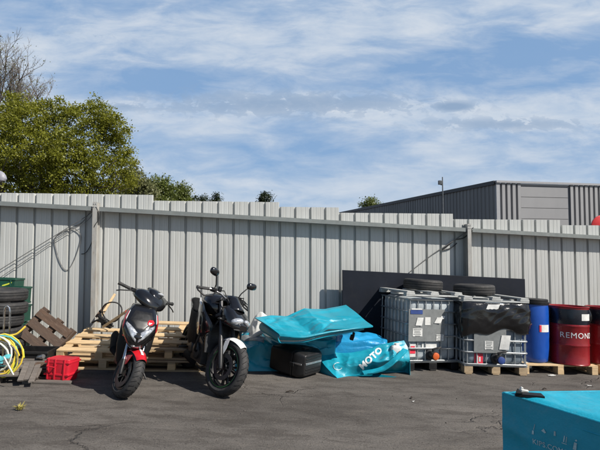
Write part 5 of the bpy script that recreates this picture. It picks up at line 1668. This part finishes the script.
    for s in (-1, 1):
        mb = MB(); mb.loft([[Vector((x, s * (y0 + .012 * q), z)) for (q, z) in ((0, z0), (1, z0 + .02), (1, z1 - .02), (0, z1), (-1, z1 - .03), (-1, z0 + .03))] for (x, y0, z0, z1) in ((-.20, .18, .66, .76), (-.30, .245, .58, .88), (-.45, .25, .58, .98), (-.62, .225, .68, .98), (-.74, .18, .78, .92))])
        mb.build('tank_shroud', M['gloss'], root, smooth=40)
        mb = MB(); mb.loft([[Vector((x, s * (y0 + .010 * q), z)) for (q, z) in ((0, z0), (1, z0 + .01), (1, z1 - .01), (0, z1), (-1, z1 - .01), (-1, z0 + .01))] for (x, y0, z0, z1) in ((-.44, .262, .93, .95), (-.50, .260, .935, .98), (-.58, .246, .96, 1.01), (-.66, .222, .99, 1.02))])
        mb.build('tank_highlight_strip', M['white_paint'], root, smooth=40)  # white strip stands in for the bright highlight along the tank side
        mb = MB(); mb.loft([[Vector((x, s * (y0 + .02 * q), z)) for (q, z) in ((0, z0), (1, z0 + .03), (1, z1 - .03), (0, z1), (-1, z1 - .04), (-1, z0 + .04))] for (x, y0, z0, z1) in ((-.66, .18, .44, .82), (-.85, .20, .40, .82), (-1.05, .18, .48, .82), (-1.25, .12, .68, .86))])
        mb.build('side_panel', M['seat'], root, smooth=40)
        mb = MB(); mb.tube([(-.36, s * .17, .74), (-.33, s * .24, .66), (-.36, s * .27, .52), (-.48, s * .24, .40), (-.55, s * .18, .36)], .014, 8); mb.build('crash_bar', M['satin'], root)
    mb = MB(); mb.loft([se_ring(x, 0, z, hw, hh, .7, 20) for (x, z, hw, hh) in ((-.86, .81, .09, .04), (-.96, .805, .135, .045), (-1.12, .81, .15, .045), (-1.22, .84, .14, .055), (-1.27, .89, .12, .04), (-1.45, .93, .10, .035), (-1.56, .95, .05, .02))]); mb.build('seat', M['seat'], root, smooth=60)
    mb = MB(); mb.loft([se_ring(x, 0, z, hw, hh, .8, 18) for (x, z, hw, hh) in ((-.95, .74, .13, .05), (-1.2, .78, .13, .06), (-1.45, .865, .10, .05), (-1.66, .93, .05, .03))]); mb.build('tail', M['gloss'], root, smooth=60)
    mb = MB(); mb.box((-1.66, 0, .915), (.03, .10, .03)); mb.build('tail_light', M['redlabel'], root, bevel=.006)
    # engine, radiator, frame
    mb = MB()
    mb.box((-.62, 0, .40), (.42, .34, .30)); mb.box((-.48, 0, .62), (.24, .36, .24), rot=(0, R(20), 0)); mb.box((-.85, 0, .38), (.25, .26, .26))
    for s in (-1, 1):
        for (x, z, r) in ((-.58, .38, .10), (-.80, .40, .085)):
            mb.lathe([(0, 0), (r, 0), (r, .03), (r * .8, .045), (0, .05)], 24, T(x, s * .165, z) @ Matrix.Rotation(R(-90) * s, 4, 'X'))
    for k in range(5): mb.box((-.46 - .01 * k, 0, .54 + .04 * k), (.27, .38, .008), rot=(0, R(20), 0))
    mb.build('engine', M['engine'], root, bevel=.008)
    mb = MB(); mb.box((-.285, 0, .57), (.035, .40, .32), rot=(0, R(-12), 0))
    for k in range(12): mb.box((-.264 + .0, 0, .50 + .018 * k), (.004, .29, .004))
    mb.build('radiator', M['satin'], root, bevel=.005)
    mb = MB()
    for s in (-1, 1):
        mb.tube([(-.34, s * .05, .86), (-.55, s * .17, .74), (-.85, s * .17, .60), (-.93, s * .15, .42)], .026, 10)
        mb.tube([(-.92, s * .10, .42), (-1.42, s * .13, .315)], .03, 10)
        mb.tube([(-.80, s * .12, .74), (-1.35, s * .09, .86)], .016, 8)
        mb.tube([(-.36, s * .05, .78), (-.40, s * .16, .55), (-.45, s * .17, .40)], .018, 8)
    mb.build('frame', M['satin'], root)
    mb = MB()
    for y in (-.12, -.04, .04, .12):
        mb.tube([(-.36, y, .56), (-.28, y, .46), (-.30, y * .9, .30), (-.42, y * .6, .21), (-.75, y * .4, .18), (-.98, -.12, .24)], .019, 8)
    mb.build('exhaust_header', M['engine'], root)
    mb = MB(); mb.tube([(-.70, -.06, .20), (-.78, -.08, .20), (-.84, -.10, .21), (-1.10, -.13, .25), (-1.13, -.132, .255)], [.025, .05, .065, .06, .04], 18); mb.build('silencer', M['seat'], root)
    mb = MB()
    for s in (-1, 1): mb.tube([(-.98, s * .16, .36), (-.98, s * .30, .35)], .012, 8); mb.box((-.99, s * .17, .42), (.10, .015, .12))
    mb.build('footpeg', M['satin'], root, bevel=.003)
    mb = MB(); mb.tube([(-.80, .15, .24), (-.70, .27, .045), (-.72, .30, .035)], .011, 8); mb.build('side_stand', M['satin'], root)
    mb = MB(); mb.loft([se_ring(x, 0, z, hw, hh, .8, 16) for (x, z, hw, hh) in ((-.33, .25, .10, .05), (-.5, .20, .14, .06), (-.8, .20, .12, .05))]); mb.build('belly_pan', M['gloss'], root, smooth=60)
motorcycle()

def scooter():
    root = thing('scooter', 'black and red sport scooter with red front fender leaning on its stand', 'scooter', bike_matrix(121, 397, R(20), R(11)))
    RK = R(26); Xs, u = steer((-.03, 0, .245), RK, R(25)); I = Matrix(); ax = Vector((0, 0, .245))
    spoked_wheel(root, 'front_wheel', ax, .25, .13, .168, Xs, 1)
    spoked_wheel(root, 'rear_wheel', Vector((-1.26, 0, .25)), .25, .14, .168, I, 1)
    mb = MB()
    for s in (-1, 1):
        b = ax + Vector((.01, s * .098, 0)); mb.tube([Xs @ (b + u * q) for q in (-.02, .02, .14)], [.02, .026, .024], 12)
    mb.build('fork_lower', M['satin'], root)
    mb = MB()
    for s in (-1, 1):
        b = ax + Vector((.01, s * .098, 0)); mb.tube([Xs @ (b + u * q) for q in (.13, .36)], .021, 12)
    mb.build('fork_tube', M['chrome'], root)
    mb = MB(); mb.tube([Xs @ (ax + u * q + Vector((-.03, 0, 0))) for q in (.34, .85)], .025, 10); mb.box((0, 0, 0), (.08, .24, .04), Xs @ T(*(ax + u * .35)) @ Matrix.Rotation(-RK, 4, 'Y')); mb.build('steering_stem', M['satin'], root, bevel=.004)
    mb = MB(); mb.box((-.06, -.09, .33), (.07, .04, .09), Xs); mb.build('brake_caliper', M['satin'], root, bevel=.008)
    # fender
    mb = fender(ax, .282, R(50), R(150), .086, Xs, .5, .045)
    for s in (-1, 1): mb.prism([(-.10, .16), (.06, .21), (.02, .10), (-.06, .05), (-.12, .10)], s * .086 - .003, s * .086 + .003, Xs @ T(0, 0, .245))
    mb.build('front_fender', M['red_paint'], root, smooth=40, bevel=.0015)
    mb = MB(); vs = []
    for i in range(2):
        for k in range(5):
            a = R(62 + 6 * k); rr = .2835
            vs.append(Xs @ Vector((rr * math.cos(a), -.03 + .03 * i, .245 + rr * math.sin(a))))
    mb.add(vs, [(k, k + 1, k + 6, k + 5) for k in range(4)]); mb.build('fender_print', M['print_white'], root, rec=False)
    # front apron
    def ap(z):
        pts = [(.50, -.06, .08, .045), (.56, -.045, .13, .095), (.64, -.055, .16, .150), (.73, -.085, .165, .192), (.82, -.13, .155, .190), (.90, -.18, .13, .165), (.97, -.235, .09, .12)]
        for a, b in zip(pts, pts[1:]):
            if a[0] <= z <= b[0]:
                t = (z - a[0]) / (b[0] - a[0]); return [a[i] + (b[i] - a[i]) * t for i in range(1, 4)]
        return pts[-1][1:]
    zs = [.50 + .47 * k / 18 for k in range(19)]
    mb = MB(); mb.loft([hz_ring(z, *ap(z), .72, 44) for z in zs]); mb.build('front_apron', M['gloss'], root, smooth=50)
    mb = MB(); mb.loft([se_ring(x, 0, z, hw, hh, .8, 18) for (x, z, hw, hh) in ((.115, .655, .035, .012), (.09, .66, .08, .035), (.02, .67, .14, .06), (-.08, .66, .17, .08))]); mb.build('beak', M['gloss'], root, smooth=50)
    def front_patch(name, m, poly, off, dome=0, n=7):
        """poly of (y, z) on the apron's front face, filled as a fan grid and pushed out by off"""
        def pt(y, z, o):
            xc, hx, hy = ap(z); q = min(.999, abs(y) / hy)
            x = xc + hx * (1 - q ** (2 / .72)) ** (.72 / 2)
            return Vector((x + o, y * (1 + o * 1.5), z))
        cy = sum(p[0] for p in poly) / len(poly); cz = sum(p[1] for p in poly) / len(poly)
        pp = []
        for a, b in zip(poly, poly[1:] + poly[:1]):
            for k in range(4): pp.append((a[0] + (b[0] - a[0]) * k / 4, a[1] + (b[1] - a[1]) * k / 4))
        mb = MB(); vs = []; L = len(pp)
        for r_ in range(n + 1):
            s = 1 - r_ / n * .97
            for (y, z) in pp: vs.append(pt(cy + (y - cy) * s, cz + (z - cz) * s, (off * .15 if r_ == 0 else off) + dome * (1 - s * s)))
        fs = [(r_ * L + k, r_ * L + (k + 1) % L, (r_ + 1) * L + (k + 1) % L, (r_ + 1) * L + k) for r_ in range(n) for k in range(L)]
        fs.append(tuple(n * L + k for k in range(L)))
        mb.add(vs, fs); return mb.build(name, m, root, smooth=50)
    for s in (-1, 1):
        front_patch('headlight', M['lens'], [(s * .012, .60), (s * .05, .63), (s * .10, .685), (s * .155, .765), (s * .15, .79), (s * .10, .765), (s * .055, .735), (s * .014, .70)], .006, .010)
        front_patch('side_stripe', M['red_paint'], [(s * .172, .70), (s * .184, .72), (s * .184, .83), (s * .160, .895), (s * .150, .895), (s * .172, .82)], .004)
        front_patch('pinstripe', M['print_white'], [(s * .164, .80), (s * .168, .82), (s * .146, .905), (s * .141, .905)], .004)
    front_patch('nose_panel', M['satin'], [(-.09, .915), (.09, .915), (.125, .82), (.045, .735), (-.045, .735), (-.125, .82)], .006)
    front_patch('nose_vent', M['black'], [(-.03, .70), (.03, .70), (.012, .66), (-.012, .66)], .010)
    for sd in (-1, 1): front_patch('lower_vent', M['satin'], [(sd * .05, .575), (sd * .085, .61), (sd * .13, .66), (sd * .12, .63), (sd * .08, .58)], .010)
    front_patch('emblem', M['red_paint'], [(.06, .80), (.085, .785), (.12, .79), (.14, .82), (.12, .845), (.08, .85), (.062, .83)], .010, .004)
    front_patch('emblem_print', M['print_white'], [(.075, .815), (.092, .805), (.112, .815), (.11, .822), (.092, .814), (.076, .824)], .0155)
    front_patch('chin_light', M['lens'], [(-.03, .535), (.03, .535), (.05, .56), (.0, .55), (-.05, .56)], .006, .004)
    # handlebar cover, bars
    X = Xs; mb = MB()
    mb.loft([se_ring(x, 0, z, hw, hh, .8, 22, X) for (x, z, hw, hh) in ((-.45, 1.05, .10, .05), (-.39, 1.06, .20, .075), (-.28, 1.05, .215, .085), (-.19, 1.01, .15, .07), (-.13, .975, .05, .03))]); mb.build('handlebar_cover', M['gloss'], root, smooth=55)
    mb = MB(); mb.loft([se_ring(x, .015, z, hw, hh, .9, 16, X) for (x, z, hw, hh) in ((-.40, 1.13, .05, .01), (-.36, 1.15, .085, .03), (-.27, 1.13, .08, .035), (-.20, 1.085, .04, .015))]); mb.build('instrument_cover', M['gloss'], root, smooth=60)
    mb = MB(); mb.ell((0, 0, 0), (.016, .045, .03), 12, X @ T(-.255, .07, 1.135) @ Matrix.Rotation(R(50), 4, 'Y')); mb.build('clear_panel', M['lens'], root, smooth=60)
    for s in (-1, 1):
        mb = MB(); mb.tube([X @ Vector(p) for p in ((-.34, s * .15, 1.06), (-.40, s * .25, 1.075))], .013, 8); mb.build('handlebar', M['satin'], root)
        mb = MB(); mb.tube([X @ Vector(p) for p in ((-.39, s * .235, 1.073), (-.455, s * .36, 1.085))], .019, 12); mb.tube([X @ Vector(p) for p in ((-.455, s * .36, 1.085), (-.463, s * .375, 1.086))], .022, 12); mb.build('grip', M['rubber'], root)
        mb = MB(); mb.box((0, 0, 0), (.05, .05, .045), X @ T(-.375, s * .215, 1.075)); mb.tube([X @ Vector(p) for p in ((-.34, s * .215, 1.075), (-.325, s * .26, 1.06), (-.37, s * .36, 1.02), (-.385, s * .39, 1.0))], [.008, .008, .007, .008], 8); mb.build('lever', M['satin'], root, bevel=.004)
        mb = MB(); mb.tube([X @ Vector(p) for p in ((-.35, s * .13, 1.04), (-.23, s * .13, .99), (-.2, s * .07, .92))], .006, 6); mb.build('brake_hose', M['black'], root)
    # leg shield, floor, body, seat
    mb = MB(); mb.loft([hz_ring(z, x, hx, hy, .6, 20) for (z, x, hx, hy) in ((.30, -.30, .06, .15), (.5, -.24, .06, .19), (.75, -.27, .06, .20), (.92, -.32, .05, .14))]); mb.build('leg_shield', M['black'], root, smooth=50)
    mb = MB(); mb.loft([se_ring(x, 0, .30, hw, .055, .5, 18) for (x, hw) in ((-.26, .13), (-.40, .17), (-.70, .17), (-.80, .14))]); mb.build('floorboard', M['black'], root, smooth=50)
    mb = MB(); mb.loft([se_ring(x, 0, z, hw, hh, .75, 22) for (x, z, hw, hh) in ((-.66, .46, .10, .16), (-.74, .52, .16, .20), (-.92, .58, .175, .17), (-1.15, .64, .155, .13), (-1.38, .72, .11, .09), (-1.55, .78, .04, .04))]); mb.build('rear_body', M['gloss'], root, smooth=55)
    for s in (-1, 1):
        mb = MB(); mb.prism([(-.80, .56), (-1.05, .62), (-1.40, .76), (-1.30, .70), (-1.05, .56), (-.85, .50)], s * .175 - .004, s * .175 + .004); mb.build('rear_stripe', M['red_paint'], root, smooth=0, bevel=.002)
    mb = MB(); mb.loft([se_ring(x, 0, z, hw, hh, .7, 20) for (x, z, hw, hh) in ((-.62, .73, .08, .03), (-.72, .745, .13, .05), (-.95, .765, .15, .05), (-1.10, .81, .14, .055), (-1.32, .845, .12, .045), (-1.44, .86, .06, .02))]); mb.build('seat', M['seat'], root, smooth=60)
    mb = MB(); mb.box((-1.05, .06, .30), (.42, .20, .16)); mb.lathe([(0, 0), (.10, 0), (.10, .05), (.08, .06), (0, .06)], 24, T(-1.18, .14, .27) @ Matrix.Rotation(R(-90), 4, 'X')); mb.build('engine', M['engine'], root, bevel=.012)
    mb = MB(); mb.tube([(-.85, -.10, .25), (-1.0, -.16, .24), (-1.05, -.19, .28), (-1.35, -.22, .40), (-1.42, -.225, .43)], [.02, .03, .055, .055, .035], 16); mb.build('silencer', M['seat'], root)
    mb = MB(); mb.tube([(-1.30, -.10, .70), (-1.27, -.11, .30)], .018, 8); mb.build('rear_shock', M['satin'], root)
    mb = MB(); mb.tube([(-.80, .13, .24), (-.72, .26, .055), (-.70, .30, .04)], .010, 8); mb.build('side_stand', M['satin'], root)
    mb = MB(); mb.prism([(-1.26, .48), (-1.45, .44), (-1.56, .30), (-1.54, .29), (-1.43, .42), (-1.26, .46)], -.07, .07); mb.build('rear_fender', M['black'], root, smooth=0)
scooter()

# ------------------------------------------------------------------ small things on the ground
def litter():
    rg = random.Random(3)
    def scrap(px, py, w, l, yaw, label, m='paper', cat='paper'):
        g = G(px, py); mb = MB(); vs = []
        for j in range(5):
            for i in range(5):
                x, y = (i / 4 - .5) * w, (j / 4 - .5) * l
                vs.append((x, y, .006 + .02 * abs(noise.noise(Vector((px + i * .7, j * .7, 3))))))
        mb.add(vs, [(j * 5 + i, j * 5 + i + 1, (j + 1) * 5 + i + 1, (j + 1) * 5 + i) for j in range(4) for i in range(4)])
        o = mb.build('paper_scrap', M[m], smooth=40, rec=False); o.matrix_world = on_ground(g.x, g.y, yaw)
        tag(o, label, cat)
    scrap(551.5, 375.8, .13, .06, .5, 'torn white paper lying on the ground before the drum pallet')
    scrap(588.5, 386, .07, .03, -.2, 'tiny white paper scrap on the asphalt behind the near turquoise box')
    scrap(413.5, 402, .03, .02, .3, 'tiny pale speck of paper on the open asphalt')
    # weed
    g = G(20, 410); root = thing('weed', 'small dry yellowish weed growing from a crack in the near left asphalt', 'plant', T(*g))
    mb = MB()
    for k in range(60):
        a = rg.uniform(0, 2 * PI); l = rg.uniform(.03, .085); t = rg.uniform(.2, 1.2)
        p = Vector((math.cos(a) * .01, math.sin(a) * .01, 0)); q = p + Vector((math.cos(a) * math.sin(t), math.sin(a) * math.sin(t), math.cos(t))) * l
        s = Vector((-math.sin(a), math.cos(a), 0)) * .005
        md = (p + q) / 2 + Vector((0, 0, .01))
        mb.add([p - s * .5, p + s * .5, md + s, md - s, q], [(0, 1, 2, 3), (3, 2, 4)])
    mb.build('blades', M['weed'], root, smooth=0, rec=False)
    for (px, py, L, a, lab) in ((286, 392.5, .10, .3, 'short dark twig lying on the asphalt in front of the black case'), (411, 399, .07, 1.2, 'small dark twig on the asphalt below the tanks'), (543, 389.5, .05, .1, 'dark crumb of wood behind the near turquoise box')):
        g = G(px, py); mb = MB(); d = Vector((math.cos(a), math.sin(a) * .6, 0)) * L
        mb.tube([g + Vector((0, 0, .008)), g + d * .5 + Vector((0, .01, .014)), g + d + Vector((0, 0, .006))], [.007, .009, .004], 6)
        tag(mb.build('twig', M['twig']), lab, 'twig')
    # loose grit and pebbles: uncountable
    mb = MB()
    for k in range(800):
        px, py = rg.uniform(-60, 660), rg.uniform(374, 452)
        g = G(px, py); s = rg.uniform(.002, .005)
        if rg.random() < .03: s *= 2
        mb.ell((g.x, g.y, g.z + s * .4), (s, s * rg.uniform(.6, 1.2), s * .7), 4)
    o = mb.build('loose_grit', mat('grit_stone', (.12, .108, .096), .9, 0, .5, 30), smooth=60, rec=False); o['kind'] = 'stuff'; o['label'] = 'loose grit and small stones scattered over the asphalt'
litter()
